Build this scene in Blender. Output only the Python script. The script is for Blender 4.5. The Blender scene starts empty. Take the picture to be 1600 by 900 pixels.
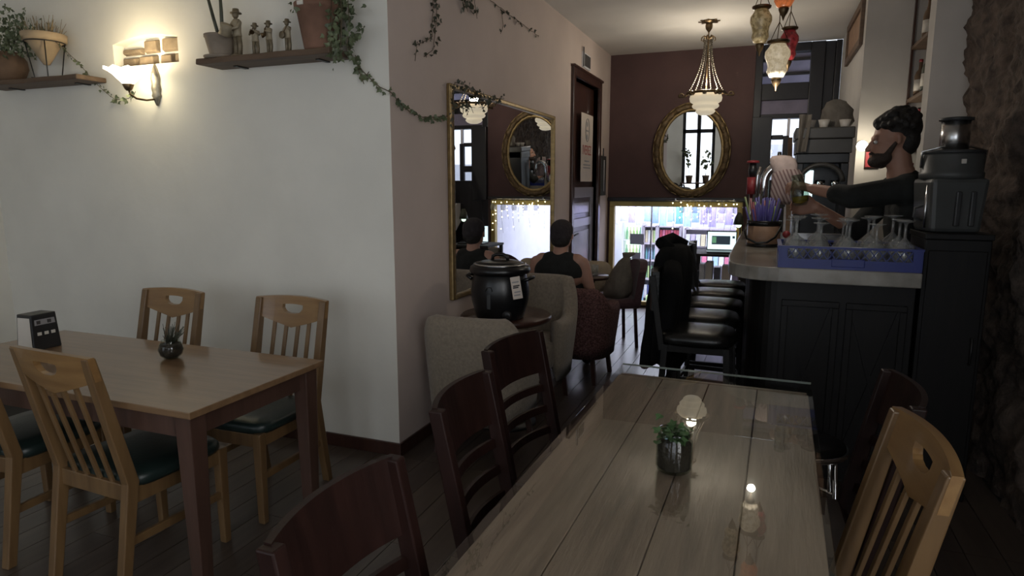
import bpy, bmesh, math, random
from mathutils import Vector, Matrix, Euler, noise as mnoise
random.seed(7)
PI = math.pi
SC = bpy.context.scene
COL = SC.collection

# ------------------------------------------------------------------ camera
cd = bpy.data.cameras.new('camera')
cam = bpy.data.objects.new('camera', cd); COL.objects.link(cam)
cam.location = (0, 0, 1.5)
cam.rotation_euler = (math.radians(90 - 9.05), 0, math.radians(21.2))
cd.sensor_width = 36.0; cd.lens = 36.0 * 1017 / 1600
cd.clip_start = 0.02; cd.clip_end = 200
SC.camera = cam

# ------------------------------------------------------------------ world, exposure, daylight
w = bpy.data.worlds.new('daylight'); SC.world = w; w.use_nodes = True
bg = w.node_tree.nodes['Background']
bg.inputs['Color'].default_value = (0.78, 0.88, 1.0, 1); bg.inputs['Strength'].default_value = 1.3
SC.view_settings.view_transform = 'Standard'
SC.view_settings.look = 'None'
SC.view_settings.gamma = 1.0
SC.view_settings.use_curve_mapping = False
SC.view_settings.exposure = 0.45
SC.cycles.max_bounces = 8; SC.cycles.diffuse_bounces = 4; SC.cycles.glossy_bounces = 5
SC.cycles.transparent_max_bounces = 16; SC.cycles.sample_clamp_indirect = 3.0
SC.cycles.use_denoising = True

def area(name, loc, rot, sx, sy, power, col):
    l = bpy.data.lights.new(name, 'AREA'); l.shape = 'RECTANGLE'; l.size = sx; l.size_y = sy
    l.energy = power; l.color = col
    o = bpy.data.objects.new(name, l); COL.objects.link(o); o.location = loc; o.rotation_euler = rot
    return o
def point(name, loc, power, col, r=0.03):
    l = bpy.data.lights.new(name, 'POINT'); l.energy = power; l.color = col; l.shadow_soft_size = r
    o = bpy.data.objects.new(name, l); COL.objects.link(o); o.location = loc
    return o
# french window daylight; left, right and side windows are unseen, added to light walls
area('daylight_french_window', (-1.78, -2.66, 1.35), (PI/2, 0, 0), 0.95, 2.4, 7, (0.93, 0.96, 1.0))
area('added_left_light', (-3.95, -2.66, 1.5), (PI/2, 0, 0), 2.1, 2.4, 1.5, (0.98, 0.98, 1.0))
area('added_right_light', (0.15, -2.66, 1.75), (PI/2, 0, 0), 1.7, 2.3, 14, (0.98, 0.98, 1.0))
area('added_side_light', (1.34, -.35, 1.7), (0, PI/2, 0), 2.0, 1.6, 38, (1.0, 0.98, .95))
# fluorescent ceiling of the lit shop beyond the glass
area('shop_ceiling_light', (-1.6, 10.6, 1.95), (0, 0, 0), 3.2, 2.6, 130, (0.86, 0.88, 1.0))

# ------------------------------------------------------------------ materials
def lin(c): return tuple(((v/255)/12.92 if v/255 <= .04045 else (((v/255)+.055)/1.055)**2.4) for v in c)
MATS = {}
def _base(name):
    m = bpy.data.materials.new(name); m.use_nodes = True
    nt = m.node_tree; b = nt.nodes['Principled BSDF']
    return m, nt, b
def mat(name, col, rough=.6, metal=0., var=.12, scale=8., bump=0., bscale=60., stretch=(1, 1, 1), coat=0., spec=.5,
        emis=None, estr=0., trans=0., alpha=1., sheen=0., col2=None, contrast=(.3, .7), detail=4.):
    m, nt, b = _base(name)
    L = nt.links
    tc = nt.nodes.new('ShaderNodeTexCoord'); mp = nt.nodes.new('ShaderNodeMapping')
    mp.inputs['Scale'].default_value = stretch
    L.new(tc.outputs['Object'], mp.inputs['Vector'])
    n = nt.nodes.new('ShaderNodeTexNoise'); n.inputs['Scale'].default_value = scale; n.inputs['Detail'].default_value = detail
    L.new(mp.outputs['Vector'], n.inputs['Vector'])
    r = nt.nodes.new('ShaderNodeValToRGB')
    r.color_ramp.elements[0].position = contrast[0]; r.color_ramp.elements[1].position = contrast[1]
    c1 = tuple(max(0, v*(1-var)) for v in col) + (1,)
    c2 = (tuple(min(1, v*(1+var)) for v in col) if col2 is None else tuple(col2)) + (1,)
    r.color_ramp.elements[0].color = c1; r.color_ramp.elements[1].color = c2
    L.new(n.outputs['Fac'], r.inputs['Fac']); L.new(r.outputs['Color'], b.inputs['Base Color'])
    b.inputs['Roughness'].default_value = rough; b.inputs['Metallic'].default_value = metal
    b.inputs['Specular IOR Level'].default_value = spec
    b.inputs['Coat Weight'].default_value = coat; b.inputs['Coat Roughness'].default_value = .08
    b.inputs['Sheen Weight'].default_value = sheen
    b.inputs['Transmission Weight'].default_value = trans
    b.inputs['Alpha'].default_value = alpha
    if emis: b.inputs['Emission Color'].default_value = tuple(emis) + (1,); b.inputs['Emission Strength'].default_value = estr
    if bump:
        n2 = nt.nodes.new('ShaderNodeTexNoise'); n2.inputs['Scale'].default_value = bscale; n2.inputs['Detail'].default_value = 6
        L.new(mp.outputs['Vector'], n2.inputs['Vector'])
        bp = nt.nodes.new('ShaderNodeBump'); bp.inputs['Strength'].default_value = bump; bp.inputs['Distance'].default_value = .01
        L.new(n2.outputs['Fac'], bp.inputs['Height']); L.new(bp.outputs['Normal'], b.inputs['Normal'])
    MATS[name] = m
    return m
def wood(name, c1, c2, rough=.4, axis=0, scale=5., coat=.15, bump=.05, spec=.5):
    st = [9., 9., 9.]; st[axis] = .8
    return mat(name, c1, rough, col2=c2, var=0, scale=scale, stretch=st, coat=coat, bump=bump, bscale=14, contrast=(.3, .72), detail=8, spec=spec)
def glass(name, tint=(1, 1, 1), ior=1.5, rough=0.0, caught_light=0.0):
    m = bpy.data.materials.new(name); m.use_nodes = True; nt = m.node_tree; nt.nodes.clear()
    o = nt.nodes.new('ShaderNodeOutputMaterial'); mx = nt.nodes.new('ShaderNodeMixShader')
    t = nt.nodes.new('ShaderNodeBsdfTransparent'); g = nt.nodes.new('ShaderNodeBsdfGlossy'); f = nt.nodes.new('ShaderNodeFresnel')
    n = nt.nodes.new('ShaderNodeTexNoise'); n.inputs['Scale'].default_value = 3
    r = nt.nodes.new('ShaderNodeValToRGB')
    r.color_ramp.elements[0].color = tuple(v*.97 for v in tint) + (1,); r.color_ramp.elements[1].color = tuple(tint) + (1,)
    nt.links.new(n.outputs['Fac'], r.inputs['Fac']); nt.links.new(r.outputs['Color'], t.inputs['Color'])
    g.inputs['Roughness'].default_value = rough; f.inputs['IOR'].default_value = ior
    ge = nt.nodes.new('ShaderNodeNewGeometry'); iv = nt.nodes.new('ShaderNodeMath'); iv.operation = 'SUBTRACT'; iv.inputs[0].default_value = 1.0
    mu = nt.nodes.new('ShaderNodeMath'); mu.operation = 'MULTIPLY'
    nt.links.new(ge.outputs['Backfacing'], iv.inputs[1]); nt.links.new(iv.outputs[0], mu.inputs[0]); nt.links.new(f.outputs[0], mu.inputs[1])
    nt.links.new(mu.outputs[0], mx.inputs[0]); nt.links.new(t.outputs[0], mx.inputs[1]); nt.links.new(g.outputs[0], mx.inputs[2])
    if caught_light:  # diffuse white share standing in for light the glass catches
        df = nt.nodes.new('ShaderNodeBsdfDiffuse'); df.inputs['Color'].default_value = (.8, .8, .78, 1); m2 = nt.nodes.new('ShaderNodeMixShader'); m2.inputs[0].default_value = caught_light
        nt.links.new(mx.outputs[0], m2.inputs[1]); nt.links.new(df.outputs[0], m2.inputs[2]); nt.links.new(m2.outputs[0], o.inputs['Surface'])
    else: nt.links.new(mx.outputs[0], o.inputs['Surface'])
    MATS[name] = m
    return m
def glow(name, col, strength):
    return mat(name, (.8, .8, .8), .5, emis=col, estr=strength, var=.02)
M = MATS
mat('plaster_white', (.70, .68, .62), .85, var=.05, scale=2.5, bump=.12, bscale=25)
mat('plaster_pink', (.60, .495, .44), .85, var=.06, scale=2.0, bump=.12, bscale=25)
mat('plaster_brown', (.085, .045, .042), .8, var=.12, scale=3, bump=.1, bscale=30)
mat('plaster_grey', (.45, .42, .39), .85, var=.07, scale=3, bump=.1, bscale=25)
mat('ceiling_paint', (.62, .585, .54), .9, var=.05, scale=2, bump=.05)
mat('stone', (.055, .040, .034), .95, col2=(.125, .092, .072), var=.35, scale=16, bump=1.0, bscale=55, detail=9)
wood('floor_wood', (.055, .042, .034), (.10, .076, .06), .30, axis=1, scale=2.2, coat=.1)
wood('floor_wood_b', (.048, .036, .03), (.085, .064, .052), .30, axis=1, scale=2.6, coat=.1)
mat('black_base', (.02, .017, .015), .7)
wood('oak', (.12, .067, .028), (.185, .107, .045), .38, axis=2, scale=3, coat=.25)
wood('oak_rail', (.19, .10, .037), (.28, .16, .062), .34, axis=0, scale=3, coat=.3)
wood('mahogany', (.012, .0052, .0042), (.022, .009, .007), .42, axis=2, scale=3, coat=.0, spec=.22)
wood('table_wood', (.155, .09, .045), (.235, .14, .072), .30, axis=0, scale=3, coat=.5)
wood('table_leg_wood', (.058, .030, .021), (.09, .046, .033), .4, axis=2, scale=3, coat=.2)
wood('plank_table', (.155, .112, .085), (.295, .218, .168), .45, axis=1, scale=3.4, coat=.05, bump=.2)
wood('shelf_wood', (.075, .045, .028), (.14, .088, .055), .6, axis=0, scale=3, coat=0)
wood('dark_wood', (.035, .014, .010), (.06, .025, .017), .3, axis=2, scale=3, coat=.3)
wood('bar_wood', (.0045, .004, .0038), (.008, .0068, .006), .5, axis=2, scale=3, coat=.0, spec=.3)
mat('green_leather', (.012, .022, .020), .38, var=.15, scale=10, bump=.1, bscale=90)
mat('black_leather', (.007, .007, .0068), .27, var=.15, scale=10, bump=.1, bscale=80, spec=.4)
mat('black_metal', (.012, .012, .012), .4, var=.1)
mat('black_plastic', (.012, .012, .013), .35, var=.1)
mat('kettle_enamel', (.007, .007, .0075), .3, var=.2, scale=20, bump=.06, bscale=120)
mat('steel', (.55, .55, .55), .25, metal=1, var=.05)
mat('chrome', (.8, .8, .8), .08, metal=1, var=.02)
mat('bronze', (.16, .11, .06), .38, metal=.9, var=.25, scale=25)
mat('bronze_bright', (.17, .15, .12), .35, metal=.7, var=.2, scale=25)
mat('gold', (.27, .19, .085), .42, metal=.7, var=.25, scale=25, bump=.15, bscale=60)
mat('gold_dark', (.12, .078, .036), .5, metal=.5, var=.4, scale=40, bump=.6, bscale=60)
mat('gold_paint', (.42, .33, .12), .5, metal=.3, var=.12, scale=8)
mat('mirror', (.90, .91, .92), .0, metal=1, var=.01)
glass('glass'); glass('table_glass', (.97, .98, .96), 1.85); glass('shop_glass', (.97, .98, 1), 1.45)
glass('drink_glass', (.86, .87, .86), 2.0, 0.0, .14); glass('amber_glass', (.9, .6, .25), 1.5); glass('jar_glass', (.75, .80, .76), 1.5)
mat('edge_highlight', (.42, .47, .45), .2, var=.05)
mat('terracotta', (.19, .10, .066), .85, var=.25, scale=9, bump=.15)
mat('terracotta_pale', (.40, .30, .19), .85, var=.15, scale=9, bump=.1)
mat('clay_grey', (.24, .195, .15), .9, var=.2, scale=9, bump=.15)
mat('clay_brown', (.14, .085, .05), .8, var=.3, scale=9, bump=.2)
mat('soil', (.03, .02, .014), 1, bump=.6)
mat('leaf_green', (.085, .115, .055), .5, var=.45, scale=12, col2=(.16, .19, .10))
mat('leaf_dark', (.035, .04, .028), .5, var=.4, scale=12, col2=(.075, .08, .05))
mat('leaf_dry', (.24, .18, .10), .8, var=.4, scale=12)
mat('leaf_bright', (.05, .10, .035), .45, var=.4, scale=12)
mat('stem', (.10, .075, .045), .8, var=.2)
mat('sconce_glass', (.9, .88, .8), .4, emis=(1, .86, .56), estr=9.0, var=.02)
mat('lamp_cream', (.85, .78, .62), .35, emis=(1, .86, .62), estr=.30, var=.03)
mat('stone_cream', (.17, .13, .088), .9, var=.25, scale=14, bump=.5, bscale=40)
mat('fig_bronze', (.17, .135, .085), .5, metal=.3, var=.35, scale=30, bump=.2)
mat('fig_shirt', (.30, .25, .17), .6, metal=.1, var=.25, scale=30)
mat('beige_fabric', (.25, .205, .155), .95, var=.15, scale=60, bump=.4, bscale=180, sheen=.2)
mat('red_fabric', (.085, .036, .033), .95, var=.2, scale=85, bump=.5, bscale=140, col2=(.20, .10, .092), contrast=(.4, .66))
mat('purple_fabric', (.075, .035, .045), .9, var=.2, scale=40, bump=.3, bscale=150, sheen=.2)
mat('cushion_beige', (.40, .33, .24), .95, var=.1, scale=20, bump=.3, bscale=120)
mat('cloth_grey', (.17, .15, .125), .95, var=.25, scale=12, bump=.3, bscale=80)
mat('coat_black', (.0032, .0032, .0035), .95, var=.3, scale=14, bump=.3, bscale=70, spec=.15)
mat('skin', (.42, .23, .165), .55, var=.06, scale=10)
mat('skin_tan', (.36, .19, .13), .55, var=.06, scale=10)
mat('shirt_black', (.010, .011, .010), .9, var=.25, scale=20, bump=.2, bscale=80)
mat('hair_dark', (.013, .010, .008), .7, var=.35, scale=40, bump=.8, bscale=60)
mat('beard_dark', (.035, .022, .016), .8, var=.35, scale=60, bump=.5, bscale=90)
mat('cap_dark', (.028, .022, .024), .9, var=.3, scale=40, bump=.3)
mat('eye_white', (.6, .58, .55), .3); mat('lips', (.28, .11, .09), .5)
mat('marble', (.22, .20, .17), .22, col2=(.36, .335, .295), var=.1, scale=5, coat=.3, contrast=(.35, .6), detail=10)
mat('blue_plastic', (.018, .032, .20), .4, var=.08)
mat('towel', (.50, .40, .37), .95, var=.12, scale=20, bump=.4, bscale=120)
mat('towel_stripe', (.20, .095, .09), .95, var=.12, scale=20, bump=.4, bscale=120)
mat('tan_leather', (.26, .155, .095), .6, var=.2, scale=12, bump=.1)
mat('grey_plastic', (.062, .064, .062), .45, var=.1)
mat('grey_dark', (.035, .036, .037), .5, var=.1)
mat('white_paint', (.62, .61, .62), .45, var=.04)
mat('door_lit', (.33, .32, .37), .28, var=.06, coat=.3)  # pale panel colour includes bluish light reflected from the shop window
mat('paper', (.62, .58, .52), .8, var=.03)
mat('paper_warm', (.58, .50, .43), .8, var=.04)
mat('ink_red', (.33, .055, .05), .7); mat('ink_dark', (.05, .045, .045), .7); mat('ink_grey', (.28, .27, .27), .8)
mat('red', (.24, .025, .03), .45); mat('beer', (.45, .27, .05), .1, var=.1)
mat('straw_blue', (.07, .06, .24), .4); mat('straw_green', (.18, .24, .10), .4); mat('straw_red', (.25, .07, .09), .4)
mat('machine_black', (.010, .010, .0105), .35, var=.2)
mat('machine_grey', (.045, .042, .038), .45, var=.15)
mat('pewter', (.26, .24, .20), .4, metal=.6, var=.3, scale=30, bump=.3, bscale=50)
mat('frame_dark', (.009, .008, .011), .4, var=.15)
mat('awning', (.20, .18, .25), .7, var=.12)
mat('yellow', (.40, .28, .05), .6)
glow('screen_white', (.72, .95, 1), .9); mat('screen_dark', (.02, .03, .04), .4, emis=(.05, .08, .11), estr=.3)
mat('screen_green', (.03, .2, .1), .4, emis=(.15, .35, .2), estr=.6)
glow('bulb_warm', (1, .85, .45), 6); glow('bulb_hot', (1, .90, .68), 12)
glow('lantern_bulb', (1, .9, .75), 4)
mat('lantern_gold', (.34, .24, .10), .3, var=.6, scale=42, col2=(.60, .50, .30), contrast=(.42, .55), emis=(.5, .35, .15), estr=.10)
mat('lantern_red', (.26, .03, .035), .3, var=.5, scale=42, contrast=(.42, .55), emis=(.4, .05, .05), estr=.05)
mat('lantern_orange', (.55, .16, .05), .3, var=.3, scale=42, contrast=(.42, .55), emis=(.9, .25, .08), estr=.16)
mat('lantern_clear', (.46, .40, .30), .3, var=.5, scale=42, col2=(.75, .70, .58), contrast=(.42, .55), emis=(1, .8, .5), estr=.22)
for nm, c in dict(p_white=(.75, .75, .78), p_pink=(.72, .22, .34), p_red=(.62, .10, .14), p_blue=(.32, .46, .70), p_lblue=(.45, .65, .82),
                  p_green=(.30, .58, .34), p_lime=(.60, .78, .35), p_purple=(.42, .36, .68), p_cream=(.75, .66, .45), p_navy=(.10, .12, .32),
                  p_teal=(.20, .50, .52), p_dark=(.10, .10, .13), p_lilac=(.60, .52, .78)).items():
    mat(nm, c, .45, var=.12, scale=30)
mat('shop_white', (.72, .71, .78), .6, var=.04); mat('shop_shelf', (.50, .45, .50), .5, var=.05)
mat('shop_floor', (.48, .54, .52), .35, var=.08)
mat('cooler_light', (.8, .9, .8), .4, emis=(.75, 1, .75), estr=1.2)
mat('cup_white', (.6, .56, .5), .4)

m_, nt_, b_ = _base('paper_backlit'); tr_ = nt_.nodes.new('ShaderNodeBsdfTranslucent'); mx_ = nt_.nodes.new('ShaderNodeMixShader'); mx_.inputs[0].default_value = .5
nn_ = nt_.nodes.new('ShaderNodeTexNoise'); nn_.inputs['Scale'].default_value = 6; rr_ = nt_.nodes.new('ShaderNodeValToRGB'); rr_.color_ramp.elements[0].color = (.34, .34, .36, 1); rr_.color_ramp.elements[1].color = (.40, .40, .42, 1)
nt_.links.new(nn_.outputs['Fac'], rr_.inputs['Fac']); nt_.links.new(rr_.outputs['Color'], tr_.inputs['Color']); nt_.links.new(rr_.outputs['Color'], b_.inputs['Base Color'])
nt_.links.new(b_.outputs[0], mx_.inputs[1]); nt_.links.new(tr_.outputs[0], mx_.inputs[2]); nt_.links.new(mx_.outputs[0], nt_.nodes['Material Output'].inputs['Surface']); M['paper_backlit'] = m_

# ------------------------------------------------------------------ mesh builder
class MB:
    def __init__(s): s.v = []; s.f = []; s.sm = []
    def add(s, vs, fs, smooth=False):
        b = len(s.v); s.v += [tuple(v) for v in vs]; s.f += [tuple(i+b for i in f) for f in fs]; s.sm += [smooth]*len(fs)
        return s
    def hexa(s, p, smooth=False):
        return s.add(p, [(0, 3, 2, 1), (4, 5, 6, 7), (0, 1, 5, 4), (1, 2, 6, 5), (2, 3, 7, 6), (3, 0, 4, 7)], smooth)
    def box(s, x0, x1, y0, y1, z0, z1, m=None):
        p = [(x0, y0, z0), (x1, y0, z0), (x1, y1, z0), (x0, y1, z0), (x0, y0, z1), (x1, y0, z1), (x1, y1, z1), (x0, y1, z1)]
        if m is not None: p = [m @ Vector(q) for q in p]
        return s.hexa(p)
    def bar(s, a, b, wx, wy=None, up=(0, 0, 1), taper=1.0):
        a = Vector(a); b = Vector(b); wy = wy or wx; d = (b-a).normalized(); u = Vector(up)
        if abs(d.dot(u)) > .95: u = Vector((0, 1, 0))
        x = d.cross(u).normalized(); y = x.cross(d)
        P = []
        for c, k in ((a, 1), (b, taper)):
            for i, j in ((-1, -1), (1, -1), (1, 1), (-1, 1)): P.append(c + x*i*wx*k/2 + y*j*wy*k/2)
        return s.hexa(P)
    def tube(s, pts, r, seg=8, cap=True, smooth=True, flat=1.0):
        pts = [Vector(p) for p in pts]; n = len(pts)
        rs = r if isinstance(r, (list, tuple)) else [r]*n
        vs = []; fs = []; px = None
        for i, p in enumerate(pts):
            d = (pts[min(i+1, n-1)] - pts[max(i-1, 0)])
            d = d.normalized() if d.length > 1e-9 else Vector((0, 0, 1))
            if px is None:
                u = Vector((0, 0, 1)) if abs(d.z) < .9 else Vector((0, 1, 0)); x = d.cross(u).normalized()
            else:
                x = (px - d*px.dot(d)); x = x.normalized() if x.length > 1e-6 else d.orthogonal().normalized()
            px = x; y = d.cross(x)
            for k in range(seg):
                a = 2*PI*k/seg; vs.append(p + x*math.cos(a)*rs[i] + y*math.sin(a)*rs[i]*flat)
        for i in range(n-1):
            for k in range(seg): fs.append((i*seg+k, i*seg+(k+1) % seg, (i+1)*seg+(k+1) % seg, (i+1)*seg+k))
        s.add(vs, fs, smooth)
        if cap:
            b = len(s.v)-len(vs)
            s.f += [tuple(b+k for k in reversed(range(seg))), tuple(b+(n-1)*seg+k for k in range(seg))]; s.sm += [False, False]
        return s
    def lathe(s, prof, seg=24, c=(0, 0, 0), m=None, smooth=True, sx=1., sy=1.):
        vs = []; fs = []; n = len(prof)
        for r, z in prof:
            for k in range(seg):
                a = 2*PI*k/seg; q = Vector((c[0]+r*math.cos(a)*sx, c[1]+r*math.sin(a)*sy, c[2]+z))
                vs.append(m @ q if m is not None else q)
        for i in range(n-1):
            for k in range(seg): fs.append((i*seg+k, i*seg+(k+1) % seg, (i+1)*seg+(k+1) % seg, (i+1)*seg+k))
        if prof[0][0] > 1e-6: fs.append(tuple(reversed(range(seg))))
        if prof[-1][0] > 1e-6: fs.append(tuple((n-1)*seg+k for k in range(seg)))
        return s.add(vs, fs, smooth)
    def ball(s, c, r, seg=12, rings=8, sc=(1, 1, 1), m=None):
        R = Matrix.Translation(Vector(c)) @ (m if m is not None else Matrix.Identity(4)) @ Matrix.Diagonal((sc[0], sc[1], sc[2], 1))
        pr = [(r*math.sin(PI*i/rings), -r*math.cos(PI*i/rings)) for i in range(rings+1)]
        return s.lathe(pr, seg, (0, 0, 0), R)
    def prism(s, poly, z0, z1, ax=2, smooth=False):
        # polygon in the two other axes, extruded along ax
        n = len(poly)
        def P(a, b, c): return {2: (a, b, c), 1: (a, c, b), 0: (c, a, b)}[ax]
        vs = [P(a, b, z0) for a, b in poly] + [P(a, b, z1) for a, b in poly]
        fs = [tuple(reversed(range(n))), tuple(range(n, 2*n))] + [(i, (i+1) % n, n+(i+1) % n, n+i) for i in range(n)]
        return s.add(vs, fs, smooth)
    def xf(s, m): s.v = [tuple(m @ Vector(v)) for v in s.v]; return s
    def build(s, name, material, parent=None, bevel=0., sub=0, solid=0., loc=None):
        me = bpy.data.meshes.new(name); me.from_pydata(s.v, [], s.f); me.validate()
        bm = bmesh.new(); bm.from_mesh(me); bmesh.ops.recalc_face_normals(bm, faces=bm.faces); bm.to_mesh(me); bm.free()
        if len(me.polygons) == len(s.sm): me.polygons.foreach_set('use_smooth', s.sm)
        me.materials.append(M[material] if isinstance(material, str) else material)
        o = bpy.data.objects.new(name, me); COL.objects.link(o)
        if parent is not None: o.parent = parent
        if loc is not None: o.location = loc
        if solid: md = o.modifiers.new('solid', 'SOLIDIFY'); md.thickness = solid; md.offset = 0
        if sub: md = o.modifiers.new('sub', 'SUBSURF'); md.levels = sub; md.render_levels = sub
        if bevel: md = o.modifiers.new('bevel', 'BEVEL'); md.width = bevel; md.segments = 2; md.limit_method = 'ANGLE'; md.angle_limit = .6
        return o
def tag(o, label, cat, group=None):
    o['label'] = label; o['category'] = cat
    if group: o['group'] = group
    return o
def struct(o, label=None):
    o['kind'] = 'structure'
    if label: o['label'] = label
    return o
def thing(name, label, cat, loc=(0, 0, 0), rz=0, group=None, rx=0, ry=0):
    o = bpy.data.objects.new(name, None); COL.objects.link(o); o.empty_display_size = .05
    o.location = loc; o.rotation_euler = (rx, ry, rz)
    return tag(o, label, cat, group)
def dup(root, loc, rz, label, group=None, scale=None):
    r = root.copy(); COL.objects.link(r); r.location = loc; r.rotation_euler = (0, 0, rz); r['label'] = label
    if group: r['group'] = group
    if scale: r.scale = scale
    for ch in list(root.children):
        c = ch.copy(); COL.objects.link(c); c.parent = r
        for g in list(ch.children):
            d = g.copy(); COL.objects.link(d); d.parent = c
    return r
def text(name, body, size, material, parent, m):
    cu = bpy.data.curves.new(name, 'FONT'); cu.body = body; cu.size = size; cu.align_x = 'CENTER'; cu.align_y = 'CENTER'; cu.extrude = .0008
    t = bpy.data.objects.new(name, cu); COL.objects.link(t)
    bpy.context.view_layer.update()
    me = bpy.data.meshes.new_from_object(t.evaluated_get(bpy.context.evaluated_depsgraph_get()))
    bpy.data.objects.remove(t)
    me.transform(m); me.name = name
    me.materials.clear(); me.materials.append(M[material])
    o = bpy.data.objects.new(name, me); COL.objects.link(o); o.parent = parent
    return o

# ================================================================== STRUCTURE
mb = MB().box(-5, 1.3, -2.6, 8.0, -.08, -.012)
for b in ((-5.2, -4.2, -2.7, 3.2), (-5.2, -1.82, 2.98, 3.2), (-2.0, -1.82, 2.98, 8.16), (-2.0, 1.4, 8.0, 8.16), (1.12, 1.4, -2.7, 8.16), (-5.2, 1.4, -2.7, .5)): mb.box(*b, -.08, 0)
fl = struct(mb.build('floor', 'black_base'), 'dark wooden plank floor of the cafe')
def plank_mesh(L, m):
    o = MB().box(-.068, .068, 0, L, -.012, 0).build('plank', m, bevel=.0015); me = o.data
    md = None; bpy.data.objects.remove(o); return me
PK = {}
def planks(x0, x1, y0, y1):
    n = int((x1-x0)/.14)
    for i in range(n):
        y = y0; k = 0
        first = random.choice((.9, 1.3, 1.7))
        while y < y1-.05:
            L = first if k == 0 else 1.7
            L = min(L, y1-y); key = (round(L, 2), (i*7+k*3+random.randint(0, 1)) % 2)
            if key not in PK: PK[key] = plank_mesh(key[0]-.003, ('floor_wood', 'floor_wood_b')[key[1]])
            o = bpy.data.objects.new('plank', PK[key]); COL.objects.link(o); o.parent = fl
            o.location = (x0+.07+i*.14, y, 0); y += L; k += 1
planks(-4.2, 1.12, .5, 2.98); planks(-1.82, 1.12, 2.98, 8.0)
struct(MB().box(-5, 1.3, -2.6, 8.0, 3.02, 3.1).build('ceiling', 'ceiling_paint'), 'pale plastered ceiling')

# wall facing the camera, with a shallow arched niche of exposed stone above the lamp
mb = MB(); YW = 2.99; XN0, XN1, ZN0 = -3.77, -3.245, 2.207
def arch(x): t = (x-XN0)/(XN1-XN0); return 2.318 + .058*math.sin(PI*min(1, .12+.68*t))
mb.box(-5, XN0, YW, 3.14, 0, 3.02)
mb.prism([(XN1, YW), (-1.832, YW), (-1.982, 3.14), (XN1, 3.14)], 0, 3.02)
mb.box(XN0, XN1, YW, 3.14, 0, ZN0)
N = 12
for i in range(N):
    a = XN0+(XN1-XN0)*i/N; b = XN0+(XN1-XN0)*(i+1)/N
    mb.hexa([(a, YW, arch(a)), (b, YW, arch(b)), (b, 3.14, arch(b)), (a, 3.14, arch(a)), (a, YW, 3.02), (b, YW, 3.02), (b, 3.14, 3.02), (a, 3.14, 3.02)])
mb.box(XN0, XN1, 3.07, 3.14, ZN0, 2.40)
wl = struct(mb.build('wall_left', 'plaster_white'), 'cream plaster wall with an arched stone niche')
bricks = [(-3.765, -3.60, 2.282, 2.325), (-3.59, -3.47, 2.285, 2.365), (-3.44, -3.25, 2.285, 2.368), (-3.765, -3.64, 2.21, 2.272), (-3.625, -3.49, 2.21, 2.275), (-3.455, -3.35, 2.21, 2.275), (-3.335, -3.248, 2.21, 2.276), (-3.755, -3.66, 2.326, 2.334)]
for (a, b, c, d) in bricks[:7]:
    m = MB(); ins = .012; y0 = 3.035 + random.uniform(-.006, .008)
    m.hexa([(a, 3.072, c), (b, 3.072, c), (b, 3.072, d), (a, 3.072, d), (a+ins, y0, c+ins*.8), (b-ins, y0+.006, c+ins), (b-ins*1.2, y0, d-ins), (a+ins, y0+.004, d-ins*.7)])
    m.build('brick', 'stone_cream', wl, bevel=.006)
struct(MB().box(-5, -1.832, YW-.014, YW, 0, .075).build('baseboard_left', 'dark_wood', bevel=.004), 'dark low skirting board under the cream wall')

# side wall running into depth, with a door opening
mb = MB(); XS = -1.832
D0, D1, DZ = 6.39, 7.39, 2.55
mb.prism([(XS, YW), (XS, D0), (-1.982, D0), (-1.982, 3.14)], 0, 3.02)
mb.box(-1.982, XS, D1, 8.0, 0, 3.02); mb.box(-1.982, XS, D0, D1, DZ, 3.02)
struct(mb.build('wall_side', 'plaster_pink'), 'pinkish beige plaster wall with the large gilt mirror')
struct(MB().box(XS, XS+.014, YW-.014, D0-.08, 0, .075).build('baseboard_side', 'dark_wood', bevel=.004), 'dark skirting board under the pinkish wall')
# door with dark casing, dark upper pane, panelled lower half coloured pale by shop light
dr = thing('door_1', 'dark framed door with pale panels and a black handle beside the mirror', 'door'); del dr['category']; struct(dr)
fr = MB(); fr.box(XS-.10, XS+.03, D0-.085, D0, 0, DZ+.085); fr.box(XS-.10, XS+.03, D1, D1+.085, 0, DZ+.085); fr.box(XS-.10, XS+.03, D0, D1, DZ, DZ+.085)
fr.box(XS-.02, XS+.045, D0-.10, D1+.10, DZ+.075, DZ+.10)
fr.build('door_frame', 'dark_wood', dr, bevel=.008)
lf = MB(); lf.box(XS-.085, XS-.045, D0+.01, D1-.01, .01, DZ-.01); leaf = lf.build('leaf', 'dark_wood', dr, bevel=.004)
lo = MB()
for (a, b, c, d) in ((D0+.01, D0+.13, .02, 1.47), (D1-.13, D1-.01, .02, 1.47), (D0+.13, D1-.13, 1.36, 1.47), (D0+.13, D1-.13, 1.05, 1.14), (D0+.13, D1-.13, .02, .2)): lo.box(XS-.045, XS-.028, a, b, c, d)
lo.build('pale_rail', 'door_lit', dr, bevel=.003)
for z0, z1 in ((.22, 1.03), (1.16, 1.34)):
    MB().box(XS-.045, XS-.034, D0+.17, D1-.17, z0+.03, z1-.03).build('panel', 'door_lit', dr, bevel=.006)
MB().box(XS-.028, XS-.020, D0+.04, D0+.085, .84, 1.06).build('lock_plate', 'black_metal', dr, bevel=.003)
MB().tube([(XS-.024, D0+.06, .98), (XS+.015, D0+.06, .98), (XS+.018, D0+.085, .985), (XS+.016, D0+.20, .99)], .009).build('handle', 'black_metal', dr)
MB().tube([(XS-.03, D0+.025, 1.5), (XS-.03, D0+.025, 2.45)], .02, 10).build('pole', 'dark_wood', dr)

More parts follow.
